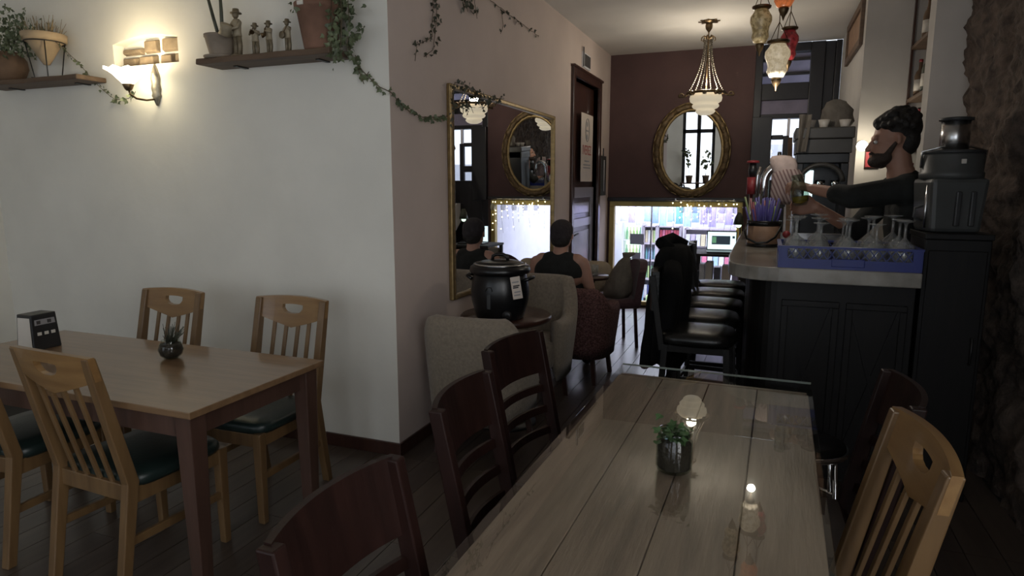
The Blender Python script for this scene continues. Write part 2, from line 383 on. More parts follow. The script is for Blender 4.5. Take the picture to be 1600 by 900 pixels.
# far brown wall: solid part with the shop window below, glazed dark front on its right
mb = MB()
mb.box(-1.982, -.25, 8.0, 8.15, 1.30, 3.02); mb.box(-1.982, -1.80, 8.0, 8.15, 0, 1.30); mb.box(-.25, -.20, 8.0, 8.15, 0, 3.02)
mb.box(-1.80, -.25, 8.0, 8.15, -.08, .02)
struct(mb.build('wall_far', 'plaster_brown'), 'dark brown far wall with the oval mirror')
struct(MB().box(-1.82, -.22, 7.93, 8.0, 1.30, 1.345).build('trim_1', 'frame_dark', bevel=.004), 'dark ledge between brown wall and shop window')
wd = thing('window_1', 'wide gold-framed interior window looking into the bright shop', 'window'); del wd['category']; struct(wd)
for nm, b in (('frame_top', (-1.80, -.25, 7.96, 8.05, 1.235, 1.30)), ('frame_side', (-1.80, -1.74, 7.96, 8.05, .02, 1.235)), ('frame_side', (-.31, -.25, 7.96, 8.05, .02, 1.235)), ('frame_bottom', (-1.74, -.31, 7.96, 8.05, .02, .07))):
    MB().box(*b).build(nm, 'gold_paint', wd, bevel=.008)
MB().box(-1.295, -1.28, 7.985, 8.02, .07, 1.235).build('mullion', 'steel', wd)
MB().box(-1.74, -1.295, 8.0, 8.006, .07, 1.235).build('pane', 'shop_glass', wd)
MB().box(-1.28, -.31, 8.0, 8.006, .07, 1.235).build('pane', 'shop_glass', wd)
for i, (a, b, c, d) in enumerate(((-1.545, -1.375, .77, .90), (-1.515, -1.41, .50, .67), (-1.59, -1.52, .51, .60))):
    o = MB().box(a, b, 8.007, 8.010, c, d).build('notice', 'paper_backlit')
    tag(o, ['wide grey notice stuck on the shop glass at shelf height', 'tall grey notice stuck low on the shop glass', 'small grey notice beside the tall one on the shop glass'][i], 'notice')

# glazed dark street front right of the brown wall
gz = thing('window_2', 'tall dark-framed street window at the far right end of the bar', 'window'); del gz['category']; struct(gz)
for nm, b in (('post', (-.20, -.12, 8.0, 8.12, 0, 3.02)), ('post', (.36, .50, 8.0, 8.12, 0, 3.02)), ('post', (.60, .66, 8.0, 8.12, 0, 3.02)),
              ('transom', (-.12, .36, 8.0, 8.12, 2.42, 2.60)), ('transom', (-.12, .36, 8.0, 8.12, 2.93, 3.02)), ('transom', (-.12, .36, 8.0, 8.12, 2.22, 2.27)),
              ('sill', (-.12, .66, 8.0, 8.12, 0, 1.55)), ('shutter', (-.20, .01, 7.93, 8.0, 1.3, 2.24)), ('side_frame', (.13, .19, 7.95, 8.0, 1.55, 2.03)), ('side_frame', (.01, .13, 7.95, 8.0, 1.99, 2.04)), ('dark_panel', (.50, .60, 8.03, 8.10, 1.55, 3.02)), ('side_frame', (.01, .13, 7.95, 8.0, 1.66, 1.74))):
    MB().box(*b).build(nm, 'frame_dark', gz, bevel=.006)
MB().box(-.12, .36, 8.05, 8.056, 2.60, 2.93).build('pane', 'glass', gz)
MB().box(-.12, .36, 8.05, 8.056, 1.55, 2.22).build('pane', 'glass', gz)
MB().box(-.12, .36, 8.04, 8.06, 2.27, 2.42).build('blind_box', 'awning', gz)
MB().box(.165, .195, 8.0, 8.04, 1.55, 2.22).build('mullion', 'shop_white', gz)
aw = thing('awning', 'grey lilac ribbed awning outside the tall street window', 'awning', (0, 8.12, 0))
MB().hexa([(-.18, .02, 2.98), (.66, .02, 2.98), (.66, .75, 2.42), (-.18, .75, 2.42), (-.18, .02, 3.01), (.66, .02, 3.01), (.66, .75, 2.45), (-.18, .75, 2.45)]).build('canopy', 'awning', aw)
for k in range(4):
    y = .10+.17*k; z = 2.98-.767*(y-.02); MB().box(-.18, .66, y, y+.03, z-.05, z-.02).build('rib', 'frame_dark', aw)
MB().box(-.18, .66, .0, .03, 2.93, 3.02).build('wall_bar', 'frame_dark', aw)
o = MB().box(.02, 1.2, 9.2, 9.3, -.5, 1.80).build('street_parapet', 'shop_white'); tag(o, 'pale street parapet outside the tall window', 'parapet')

# right-hand side: step wall, shelf recess, column, rough stone wall
struct(MB().box(.66, .80, 6.24, 8.0, 0, 3.02).build('wall_right', 'plaster_grey'), 'pale wall on the right beside the street window')
struct(MB().box(.66, 1.3, 6.10, 6.24, 0, 3.02).build('wall_step', 'plaster_grey'), 'pale wall behind the bartender')
struct(MB().box(1.16, 1.3, 5.0, 6.10, 0, 3.02).build('wall_recess', 'dark_wood'), 'dark back of the bottle recess')
struct(MB().box(.925, 1.3, 4.98, 5.16, 0, 3.02).build('wall_column', 'plaster_grey'), 'pale column beside the stone wall')
# stone wall
mb = MB(); nu, nv = 220, 130; Y0, Y1 = .6, 4.98
vs = []
for j in range(nv+1):
    for i in range(nu+1):
        y = Y0+(Y1-Y0)*(i/nu)**.62; z = 3.02*j/nv
        d = .06*mnoise.noise(Vector((y*2.2, z*2.2, 3))) + .045*mnoise.noise(Vector((y*6, z*6, 9))) + .026*mnoise.noise(Vector((y*14, z*14, 1))) + .016*mnoise.noise(Vector((y*34, z*34, 5)))
        edge = max(0, (y-4.6)/.38)
        vs.append((1.12 - d*1.1 + .03*edge*abs(mnoise.noise(Vector((2, z*5, 4)))), y, z))
fs = [(j*(nu+1)+i, j*(nu+1)+i+1, (j+1)*(nu+1)+i+1, (j+1)*(nu+1)+i) for j in range(nv) for i in range(nu)]
mb.add(vs, fs, True); mb.box(1.25, 1.3, Y0, Y1, 0, 3.02)
for j in range(nv):   # close the far end of the stone face
    a = vs[j*(nu+1)+nu]; b = vs[(j+1)*(nu+1)+nu]; mb.add([a, b, (1.26, Y1, b[2]), (1.26, Y1, a[2])], [(0, 1, 2, 3)])
struct(mb.build('wall_stone', 'stone'), 'rough dark stone wall on the right')

mb = MB()
for b in ((-2.6, -1.15, 0, 3.02), (.45, .62, 0, 3.02), (-1.15, .45, 0, .7), (-1.15, .45, 2.7, 3.02)): mb.box(1.15, 1.3, *b)
struct(mb.build('wall_right_rear', 'plaster_grey'), 'plain wall with an added daylight opening, behind the viewer on the right')
t = thing('window_6', 'added daylight window in the right wall behind the viewer', 'window'); del t['category']; struct(t)  # unseen window added so daylight reaches the left and side walls
for b in ((-1.15, -1.09, .7, 2.7), (.39, .45, .7, 2.7), (-.38, -.32, .7, 2.7), (-1.09, .39, .7, .76), (-1.09, .39, 2.64, 2.7)): MB().box(1.18, 1.25, *b).build('window_frame', 'frame_dark', t)
MB().box(1.21, 1.215, -1.09, .39, .76, 2.64).build('pane', 'glass', t)

# room behind the camera (seen in the oval mirror)
mb = MB()
def wall_with(mb, x0, x1, y0, y1, holes, zt=3.02):
    xs = x0
    for (a, b, c, d) in sorted(holes):
        mb.box(xs, a, y0, y1, 0, zt); mb.box(a, b, y0, y1, 0, c) if c > 0 else None; mb.box(a, b, y0, y1, d, zt); xs = b
    mb.box(xs, x1, y0, y1, 0, zt)
wall_with(mb, -5, 1.3, -2.6, -2.45, [(-2.2, -1.36, .18, 2.52), (-4.95, -2.95, .35, 2.65), (-.65, .95, .6, 2.9)])
struct(mb.build('wall_back', 'plaster_white'), 'pale street wall behind the viewer')
struct(MB().box(-5.1, -5, -2.6, 3.14, 0, 3.02).build('wall_end', 'plaster_white'), 'pale end wall at the far left')
def french(n, x0, x1, z0, z1, lab):
    t = thing('window_%d' % n, lab, 'window'); del t['category']; struct(t)
    for b in ((x0, x0+.08, z0, z1), (x1-.08, x1, z0, z1), ((x0+x1)/2-.05, (x0+x1)/2+.05, z0, z1), (x0, x1, z1-.08, z1), (x0, x1, z0, z0+.10), (x0, x1, z1-.62, z1-.52)):
        MB().box(b[0], b[1], -2.54, -2.48, b[2], b[3]).build('window_frame', 'frame_dark', t, bevel=.005)
    MB().box(x0, x1, -2.515, -2.51, z0, z1).build('pane', 'glass', t)
french(3, -2.2, -1.36, .18, 2.52, 'tall french window behind the viewer, seen in the oval mirror')
french(4, -4.95, -2.95, .35, 2.65, 'wide added daylight window behind the viewer on the left')  # unseen window, added for more daylight in the room
french(5, -.65, .95, .6, 2.9, 'wide added daylight window behind the viewer on the right')  # unseen window added for daylight, set high to reach low wall areas

# ================================================================== FURNITURE
def plate(xs, zt, zb, ht, hb, th, yf, name, material, parent, bevel=0.):
    """curved upright board: per-column top / bottom, optional hole; yf(x,z) gives its middle surface"""
    mb = MB(); n = len(xs)
    def quad(i, za0, zb0, za1, zb1):
        x0, x1 = xs[i], xs[i+1]
        P = []
        for s in (-1, 1):
            P += [(x0, yf(x0, za0)+s*th/2, za0), (x1, yf(x1, za1)+s*th/2, za1), (x1, yf(x1, zb1)+s*th/2, zb1), (x0, yf(x0, zb0)+s*th/2, zb0)]
        mb.add(P, [(0, 1, 2, 3), (7, 6, 5, 4), (0, 4, 5, 1), (3, 2, 6, 7)] + ([(0, 3, 7, 4)] if i == 0 else []) + ([(1, 5, 6, 2)] if i == n-2 else []))
    for i in range(n-1):
        xm = (xs[i]+xs[i+1])/2
        if ht and ht(xm) is not None:
            a0, a1 = ht(xs[i]) or ht(xm), ht(xs[i+1]) or ht(xm); b0, b1 = hb(xs[i]) or hb(xm), hb(xs[i+1]) or hb(xm)
            quad(i, a0, zt(xs[i]), a1, zt(xs[i+1])); quad(i, zb(xs[i]), b0, zb(xs[i+1]), b1)
            for xe in (xs[i], xs[i+1]):
                if ht(xe-.002) is None or ht(xe+.002) is None:
                    za, zc = hb(xe) or hb(xm), ht(xe) or ht(xm)
                    mb.add([(xe, yf(xe, za)-th/2, za), (xe, yf(xe, za)+th/2, za), (xe, yf(xe, zc)+th/2, zc), (xe, yf(xe, zc)-th/2, zc)], [(0, 1, 2, 3)])
        else:
            quad(i, zb(xs[i]), zt(xs[i]), zb(xs[i+1]), zt(xs[i+1]))
    return mb.build(name, material, parent)

def back_y(z):  # backward lean of a chair back above the seat
    return -.195 - max(0, z-.44)*.22 - max(0, .44-z)*.16
def make_oak_chair(label):
    t = thing('oak_chair', label, 'chair', group='oak slat-back chairs')
    W = .215
    for s in (-1, 1):
        mb = MB(); pts = [(0.0, .036), (.22, .04), (.44, .046), (.66, .043), (.88, .036), (.925, .034)]
        vs = []
        for z, d in pts:
            y = back_y(z); x = s*(W-.02); 
            vs += [(x-.019, y-d/2, z), (x+.019, y-d/2, z), (x+.019, y+d/2, z), (x-.019, y+d/2, z)]
        fs = [(0, 3, 2, 1)] + [(i*4+k, i*4+(k+1) % 4, i*4+4+(k+1) % 4, i*4+4+k) for i in range(len(pts)-1) for k in range(4)] + [(20, 21, 22, 23)]
        mb.add(vs, fs).build('back_post', 'oak', t, bevel=.004)
        MB().hexa([(s*.19-.017, .185, 0), (s*.19+.017, .185, 0), (s*.19+.017, .215, 0), (s*.19-.017, .215, 0), (s*.192-.021, .178, .42), (s*.192+.021, .178, .42), (s*.192+.021, .22, .42), (s*.192-.021, .22, .42)]).build('leg', 'oak', t, bevel=.004)
        MB().box(s*.192-.011, s*.192+.011, -.2, .19, .355, .415).build('seat_rail', 'oak', t, bevel=.003)
        MB().box(s*.192-.009, s*.192+.009, -.22, .19, .20, .232).build('stretcher', 'oak', t, bevel=.003)
    MB().box(-.19, .19, .188, .21, .355, .415).build('seat_rail', 'oak', t, bevel=.003)
    MB().box(-.19, .19, -.21, -.188, .365, .43).build('seat_rail', 'oak', t, bevel=.003)
    # seat cushion
    mb = MB(); R = []
    for k in range(24):
        a = 2*PI*k/24; c, s_ = math.cos(a), math.sin(a)
        R.append((.222*math.copysign(abs(c)**.32, c), .01+.205*math.copysign(abs(s_)**.32, s_)))
    for (k, z) in ((.97, .412), (1.0, .425), (1.0, .448), (.95, .462), (.6, .470)): pass
    prof = ((.97, .412), (1.0, .425), (1.0, .446), (.95, .460), (.6, .468), (.2, .470))
    vs = [(x*k, y*k, z) for k, z in prof for x, y in R]; n = len(R)
    fs = [(i*n+k, i*n+(k+1) % n, (i+1)*n+(k+1) % n, (i+1)*n+k) for i in range(len(prof)-1) for k in range(n)] + [tuple(reversed(range(n))), tuple((len(prof)-1)*n+k for k in range(n))]
    mb.add(vs, fs, True).build('seat_cushion', 'green_leather', t)
    # top rail with the hand hole
    yf = lambda x, z: back_y(z) - .024*(1-(x/W)**2)
    xs = sorted([-W + 2*W*i/20 for i in range(21) if abs(abs(-W + 2*W*i/20)-.062) > .006] + [-.062, -.054, .054, .062])
    zt = lambda x: .928 + .010*(1-(x/W)**2)
    zb = lambda x: .842 - .062*max(0, 1-abs(x)/W*1.05)**.8
    ht = lambda x: (.898 - .004*(x/.062)**2) if abs(x) <= .0621 else None
    hb = lambda x: (.850 + .026*(x/.062)**4) if abs(x) <= .0621 else None
    # build: plate uses 'ht' for hole top and 'hb' for hole bottom
    plate(xs, zt, zb, ht, hb, .022, yf, 'top_rail', 'oak_rail', t)
    for x in (-.105, -.036, .036, .105):
        z1 = zb(x)+.012; MB().hexa([(x-.010, back_y(.42)-.006, .42), (x+.010, back_y(.42)-.006, .42), (x+.010, back_y(.42)+.006, .42), (x-.010, back_y(.42)+.006, .42),
              (x-.010, yf(x, z1)-.006, z1), (x+.010, yf(x, z1)-.006, z1), (x+.010, yf(x, z1)+.006, z1), (x-.010, yf(x, z1)+.006, z1)]).build('slat', 'oak', t, bevel=.002)
    return t
oak0 = make_oak_chair('oak slat-back chair pushed in at the near side of the left table, nearest its corner')
# local +y is the way the chair faces
oak0.location = (-2.265, 1.765, 0); oak0.rotation_euler = (0, 0, math.radians(-3))
dup(oak0, (-2.93, 1.745, 0), math.radians(4), 'oak slat-back chair cut off by the left picture edge, near side of left table')
dup(oak0, (-2.995, 2.30, 0), math.radians(180), 'oak slat-back chair against the wall behind the small glass pot')
dup(oak0, (-2.215, 2.33, 0), math.radians(181), 'oak slat-back chair against the wall nearest the wall corner')
dup(oak0, (.065, 1.64, 0), math.radians(95), 'oak slat-back chair alone at the right side of the glass-topped table')

def make_dark_chair(label):
    t = thing('mahogany_chair', label, 'chair', group='dark ladder-back chairs')
    W = .205
    by = lambda z: -.19 - max(0, z-.44)*.20 - max(0, .44-z)*.14
    for s in (-1, 1):
        pts = (0, .22, .44, .66, .915); vs = []
        for z in pts:
            y = by(z); x = s*(W-.016); d = .044 if z < .8 else .038
            vs += [(x-.017, y-d/2, z), (x+.017, y-d/2, z), (x+.017, y+d/2, z), (x-.017, y+d/2, z)]
        fs = [(0, 3, 2, 1)] + [(i*4+k, i*4+(k+1) % 4, i*4+4+(k+1) % 4, i*4+4+k) for i in range(4) for k in range(4)] + [(16, 17, 18, 19)]
        MB().add(vs, fs).build('back_post', 'mahogany', t, bevel=.004)
        MB().hexa([(s*.185-.015, .175, 0), (s*.185+.015, .175, 0), (s*.185+.015, .205, 0), (s*.185-.015, .205, 0), (s*.185-.02, .17, .43), (s*.185+.02, .17, .43), (s*.185+.02, .21, .43), (s*.185-.02, .21, .43)]).build('leg', 'mahogany', t, bevel=.004)
        MB().box(s*.185-.01, s*.185+.01, -.19, .19, .37, .43).build('seat_rail', 'mahogany', t, bevel=.003)
        MB().box(s*.185-.009, s*.185+.009, -.21, .19, .2, .232).build('stretcher', 'mahogany', t, bevel=.003)
    MB().box(-.185, .185, .18, .20, .37, .43).build('seat_rail', 'mahogany', t, bevel=.003)
    MB().box(-.185, .185, -.20, -.18, .37, .43).build('seat_rail', 'mahogany', t, bevel=.003)
    MB().prism([(-.205, .215), (-.19, .225), (.19, .225), (.205, .215), (.2, -.18), (-.2, -.18)], .43, .452).build('seat', 'mahogany', t, bevel=.008)
    xs = [-(W-.018) + 2*(W-.018)*i/14 for i in range(15)]
    yf = lambda x, z: by(z) - .045*(1-(x/W)**2)
    plate(xs, lambda x: .918, lambda x: .748, None, None, .016, yf, 'back_panel', 'mahogany', t)
    for zc in (.685, .60, .515):
        plate(xs, lambda x: zc+.014, lambda x: zc-.014, None, None, .012, yf, 'back_slat', 'mahogany', t)
    return t
# chairs of the glass-topped table face it from the left (+x) and right (-x)
dk0 = make_dark_chair('dark mahogany ladder-back chair closest to the viewer, cut off at the bottom')
dk0.location = (-.44, .965, 0); dk0.rotation_euler = (0, 0, math.radians(-90))
dup(dk0, (-.505, 1.665, 0), math.radians(-86), 'dark mahogany ladder-back chair at the glass-topped table, middle of the left row')
dup(dk0, (-.585, 2.21, 0), math.radians(-99), 'dark mahogany ladder-back chair at the far left end of the glass-topped table')
dup(dk0, (.115, 2.11, 0), math.radians(92), 'dark mahogany ladder-back chair behind the oak chair, against the black bar')

# ---- left table
t = thing('dining_table', 'brown wooden dining table with tapered legs before the cream wall', 'table', (-2.56, 1.895, 0))
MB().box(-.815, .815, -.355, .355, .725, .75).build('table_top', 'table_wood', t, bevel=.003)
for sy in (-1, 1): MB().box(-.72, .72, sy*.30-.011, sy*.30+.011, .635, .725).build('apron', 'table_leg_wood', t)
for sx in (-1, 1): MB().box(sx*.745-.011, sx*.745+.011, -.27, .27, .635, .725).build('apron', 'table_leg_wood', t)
for sx in (-1, 1):
    for sy in (-1, 1):
        x, y = sx*.755, sy*.30; b = .024; c = .036
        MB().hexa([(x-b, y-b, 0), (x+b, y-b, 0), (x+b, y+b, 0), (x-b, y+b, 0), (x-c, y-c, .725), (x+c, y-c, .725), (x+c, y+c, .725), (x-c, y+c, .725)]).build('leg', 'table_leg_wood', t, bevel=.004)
# ---- glass-topped table
gt = thing('glass_topped_table', 'rustic plank table under a clear glass sheet in the foreground', 'table', (-.185, 1.66, 0), math.radians(-1.2))
PW = .70; n = 4
for i in range(n):
    x0 = -PW/2+PW*i/n
    MB().box(x0+.0012, x0+PW/n-.0012, -1.0, .86, .715, .742).build('plank', 'plank_table', gt, bevel=.002)
MB().box(-.345, .345, .865, .89, .715, .742).build('end_board', 'plank_table', gt, bevel=.003)
MB().box(-.365, .362, -1.02, 1.0, .743, .751).build('glass_sheet', 'table_glass', gt, bevel=.0015)
MB().box(-.365, .362, 1.0, 1.003, .7435, .7505).build('glass_highlight', 'edge_highlight', gt)  # pale strip standing in for the highlight on the far glass edge
for sx in (-1, 1):
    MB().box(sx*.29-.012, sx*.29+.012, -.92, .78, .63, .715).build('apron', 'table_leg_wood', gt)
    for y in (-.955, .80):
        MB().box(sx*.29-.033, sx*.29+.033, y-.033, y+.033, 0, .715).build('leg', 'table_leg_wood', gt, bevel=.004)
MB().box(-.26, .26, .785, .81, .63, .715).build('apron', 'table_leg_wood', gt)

# ---- bar
bar = thing('bar_counter', 'black wooden bar body with panelled front under the marble top', 'bar', (0, 0, 0))
def outline(off):
    pts = [(-.185+off, 5.95), (-.185+off, 3.95), (-.178+off, 3.78)]
    for k in range(7):
        a = PI + (PI/2)*k/6*1.0; pts.append((.06 + (-.225)*(-math.cos(a))*-1 + 0, 0)) if False else None
    for k in range(9):
        a = PI+PI/2*k/8; pts.append((.075+(.245-off)*math.cos(a), 3.645+off+(.245-0)*math.sin(a)+0*off))
    pts += [(.68, 3.40+off), (.68, 3.86), (.30-off*0, 3.86), (.30, 5.95)]
    return pts
MB().prism(outline(.10), .02, 1.03).build('body', 'bar_wood', bar, bevel=.004)
MB().prism(outline(.13), 0, .08).build('plinth', 'black_base', bar)
for (x0, x1) in ((.10, .36), (.39, .65)):
    for b in ((x0, x1, .90, .93), (x0, x1, .14, .17), (x0, x0+.03, .17, .90), (x1-.03, x1, .17, .90)): MB().box(b[0], b[1], 3.483, 3.502, b[2], b[3]).build('moulding', 'bar_wood', bar, bevel=.003)
    MB().bar(((x0+.03), 3.494, .17), ((x1-.03), 3.494, .90), .02, .012, up=(0, 1, 0)).build('moulding', 'bar_wood', bar)
    MB().bar(((x1-.03), 3.493, .17), ((x0+.03), 3.493, .90), .02, .012, up=(0, 1, 0)).build('moulding', 'bar_wood', bar)
ct = MB().prism(outline(0), 1.03, 1.10).build('marble_counter', 'marble', bevel=.006); tag(ct, 'pale marble bar top with a rounded near corner', 'counter')
# black cabinet at the right end
cb = thing('black_cabinet', 'tall black cabinet between bar and stone wall under the grey juicer', 'cabinet', (.82, 3.66, 0))
MB().box(-.125, .135, -.17, .17, 0, 1.25).build('body', 'bar_wood', cb, bevel=.004)
MB().box(-.13, .14, -.18, .18, 1.25, 1.278).build('top', 'bar_wood', cb, bevel=.004)
MB().box(-.11, .12, -.182, -.17, .08, 1.2).build('door', 'bar_wood', cb, bevel=.004)
MB().tube([(.09, -.184, .80), (.09, -.205, .80), (.09, -.205, .68), (.09, -.184, .68)], .005).build('handle', 'black_metal', cb)

# ---- bar stools
def make_stool(label):
    t = thing('bar_stool', label, 'bar stool', group='black bar stools along the bar')
    R = []
    for k in range(28):
        a = 2*PI*k/28; c, s_ = math.cos(a), math.sin(a)
        R.append((.19*math.copysign(abs(c)**.55, c), .19*math.copysign(abs(s_)**.55, s_)))
    prof = ((.93, .69), (1.0, .705), (1.0, .73), (.93, .748), (.6, .757), (.2, .760)); n = len(R)
    vs = [(x*k, y*k, z) for k, z in prof for x, y in R]
    fs = [(i*n+k, i*n+(k+1) % n, (i+1)*n+(k+1) % n, (i+1)*n+k) for i in range(len(prof)-1) for k in range(n)] + [tuple(reversed(range(n))), tuple((len(prof)-1)*n+k for k in range(n))]
    MB().add(vs, fs, True).build('seat', 'black_leather', t)
    MB().box(-.16, .16, -.16, .16, .655, .69).build('seat_frame', 'bar_wood', t)
    for sx in (-1, 1):
        for sy in (-1, 1): MB().bar((sx*.185, sy*.185, 0), (sx*.15, sy*.15, .69), .03, .03).build('leg', 'bar_wood', t)
        MB().bar((sx*.17, -.17, .25), (sx*.17, .17, .25), .018, .028).build('stretcher', 'bar_wood', t)
        MB().bar((sx*.16, -.16, .45), (sx*.16, .16, .45), .016, .024).build('stretcher', 'bar_wood', t)
        # the back stands on the -x side, away from the bar
    for sy in (-1, 1): MB().bar((-.165, sy*.15, .66), (-.225, sy*.155, 1.04), .028, .026).build('back_post', 'bar_wood', t)
    for sy in (-1, 1): MB().bar((-.165, sy*.16, .25), (.165, sy*.16, .25), .018, .028).build('stretcher', 'bar_wood', t)
    xs = [-.155+.31*i/8 for i in range(9)]
    o = plate(xs, lambda x: 1.06, lambda x: .86, None, None, .035, lambda x, z: .03*(1-(x/.16)**2), 'backrest', 'black_leather', t)
    o.matrix_local = Matrix.Translation((-.205, 0, 0)) @ Matrix.Rotation(math.radians(90), 4, 'Z')
    return t
st0 = make_stool('black leather bar stool nearest the viewer, under the hanging black coat')
st0.location = (-.295, 3.47, 0)
for i, y in enumerate((3.92, 4.37, 4.80, 5.22)):
    dup(st0, (-.295, y, 0), math.radians((3, -4, 2, 5)[i]), ['black leather bar stool second from the viewer along the bar', 'black leather bar stool third from the viewer along the bar', 'black leather bar stool fourth from the viewer along the bar', 'black leather bar stool farthest from the viewer along the bar'][i])
# black coat hung over the backs of the first two stools
secs = [(1.165, .03, .07, -.47, 3.80), (1.15, .075, .14, -.47, 3.79), (1.10, .10, .19, -.475, 3.77), (1.0, .105, .21, -.48, 3.74), (.85, .11, .20, -.49, 3.70), (.70, .105, .20, -.495, 3.68), (.60, .11, .215, -.50, 3.67), (.53, .112, .22, -.50, 3.66), (.51, .10, .19, -.50, 3.66)]
vs = []; n = 40
for zi, (z, rx, ry, cx, cy) in enumerate(secs):
    for k in range(n):
        a = 2*PI*k/n; f = 1 + (.10*math.sin(5*a+zi*.25)+.07*math.sin(9*a+1.3))*(min(1, zi/4)); vs.append((cx+rx*f*math.cos(a), cy+ry*f*math.sin(a), z + (.03*math.sin(3*a) if zi > 6 else 0)))
fs = [(i*n+k, i*n+(k+1) % n, (i+1)*n+(k+1) % n, (i+1)*n+k) for i in range(len(secs)-1) for k in range(n)] + [tuple(range(n)), tuple(reversed([(len(secs)-1)*n+k for k in range(n)]))]
ct_ = thing('coat', 'long black coat hanging from the backs of the nearest bar stools', 'coat')
MB().add(vs, fs, True).build('coat_body', 'coat_black', ct_)
MB().tube([(-.46, 3.60, 1.06), (-.45, 3.50, .98), (-.46, 3.455, .85), (-.475, 3.44, .68), (-.48, 3.44, .56)], [.05, .062, .06, .055, .05], 12).build('sleeve', 'coat_black', ct_)
MB().tube([(-.47, 3.70, 1.13), (-.54, 3.76, 1.17), (-.50, 3.86, 1.185), (-.42, 3.88, 1.15)], [.03, .04, .04, .03], 10).build('collar', 'coat_black', ct_)

# ================================================================== SOFT SEATING AND TABLES IN THE MIDDLE
def make_tub(label, fabric, group, hb=.80, ha=.57):
    t = thing('tub_armchair', label, 'armchair', group=group)
    na = 36; A = math.radians(125); ring = []
    vs = []; 
    for i in range(na+1):
        th = -A + 2*A*i/na; a = -PI/2 + th
        k = max(0, min(1, (abs(th)-math.radians(42))/math.radians(48))); k = k*k*(3-2*k)
        h = hb*(1-k)+ha*k
        ca, sa = math.cos(a), math.sin(a)
        ex = .285*math.copysign(abs(ca)**.62, ca); ey = .27*math.copysign(abs(sa)**.62, sa)
        nx, ny = ca, sa
        T = .075; fl = .03
        for (off, z) in ((-.01, .20), (.0, .30), (fl*.6, h*.72), (fl, h-.05), (fl*.6, h-.012), (-T*.45, h), (-T*.9, h-.015), (-T, h-.06), (-T, .40), (-T, .30)):
            vs.append((ex+nx*off, ey+ny*off, z))
    m = 10
    fs = [(i*m+k, (i+1)*m+k, (i+1)*m+k+1, i*m+k+1) for i in range(na) for k in range(m-1)] + [((i)*m, i*m+m-1, (i+1)*m+m-1, (i+1)*m) for i in range(na)]
    fs += [tuple(range(m)), tuple(reversed([na*m+k for k in range(m)]))]
    MB().add(vs, fs, True).build('shell', fabric, t)
    R = []
    for k in range(24):
        a = 2*PI*k/24; c, s_ = math.cos(a), math.sin(a); R.append((.225*math.copysign(abs(c)**.5, c), .05+.24*math.copysign(abs(s_)**.5, s_)))
    prof = ((.95, .28), (1.0, .31), (1.0, .40), (.94, .43), (.5, .445)); n = 24
    vs = [(x*k, (y-.05)*k+.05, z) for k, z in prof for x, y in R]
    fs = [(i*n+k, i*n+(k+1) % n, (i+1)*n+(k+1) % n, (i+1)*n+k) for i in range(len(prof)-1) for k in range(n)] + [tuple(reversed(range(n))), tuple((len(prof)-1)*n+k for k in range(n))]
    MB().add(vs, fs, True).build('seat_cushion', fabric, t)
    MB().box(-.20, .20, -.2, .22, .19, .29).build('seat_base', 'dark_wood', t)
    for sx in (-1, 1):
        for sy in (-1, 1): MB().bar((sx*.215, sy*.2, 0), (sx*.185, sy*.18, .24), .03, .03).build('leg', 'dark_wood', t)
    return t
tb0 = make_tub('beige tub armchair with its back to the viewer beside the wall corner', 'beige_fabric', 'beige tub armchairs', .80)
tb0.location = (-1.455, 3.32, 0); tb0.rotation_euler = (0, 0, math.radians(2))
dup(tb0, (-1.475, 4.14, 0), math.radians(182), 'beige tub armchair beyond the kettle table facing the viewer', scale=(1, 1, 1.09))
rd = make_tub('red patterned tub armchair with the seated person', 'red_fabric', 'red armchair', .74, .60); del rd['group']
rd.location = (-1.335, 4.86, 0); rd.rotation_euler = (0, 0, math.radians(-4))
# kettle table
kt = thing('pedestal_table', 'small round dark pedestal table carrying the black soup kettle', 'table', (-1.475, 3.70, 0))
MB().lathe([(0, .665), (.27, .665), (.285, .68), (.285, .695), (.275, .705), (0, .705)], 40).build('table_top', 'dark_wood', kt)
MB().lathe([(.0, .02), (.05, .02), (.035, .1), (.028, .4), (.04, .6), (.08, .665), (0, .665)], 20).build('pedestal', 'dark_wood', kt)
MB().lathe([(0, 0), (.19, 0), (.19, .015), (.06, .035), (0, .035)], 28).build('base', 'black_metal', kt)
# soup kettle
kz = thing('soup_kettle', 'black electric soup kettle with steel rim and white tag on the round table', 'kettle', (-1.465, 3.58, .705))
MB().lathe([(0, 0), (.135, 0), (.145, .012), (.155, .05), (.172, .11), (.176, .17), (.168, .23), (.158, .265), (.150, .275)], 40).build('body', 'kettle_enamel', kz)
MB().lathe([(.150, .272), (.178, .276), (.184, .292), (.178, .312), (.160, .322), (.152, .318)], 40).build('rim', 'kettle_enamel', kz)
MB().lathe([(.158, .322), (.160, .328), (.150, .333), (.146, .330)], 40).build('steel_ring', 'steel', kz)
MB().lathe([(0, .352), (.05, .350), (.11, .343), (.146, .330), (.14, .325), (0, .33)], 40).build('lid', 'kettle_enamel', kz)
MB().tube([(-.05, 0, .348), (-.045, 0, .372), (-.02, 0, .383), (.02, 0, .383), (.045, 0, .372), (.05, 0, .348)], .011).build('lid_handle', 'kettle_enamel', kz)
for s in (-1, 1): MB().tube([(s*.165, -.05, .235), (s*.198, -.04, .25), (s*.205, 0, .255), (s*.198, .04, .25), (s*.165, .05, .235)], .011).build('side_handle', 'kettle_enamel', kz)
mb = MB()
for a in (-2.0, -1.72, -1.45): mb.ball((.172*math.cos(a), .172*math.sin(a), .155), .004)
MB().tube([(-.022, -.174, .185), (-.012, -.176, .205), (.012, -.176, .205), (.022, -.174, .185)], .004).build('emblem', 'grey_dark', kz)
MB().box(-.011, .011, -.1775, -.172, .08, .165).build('emblem', 'grey_dark', kz)
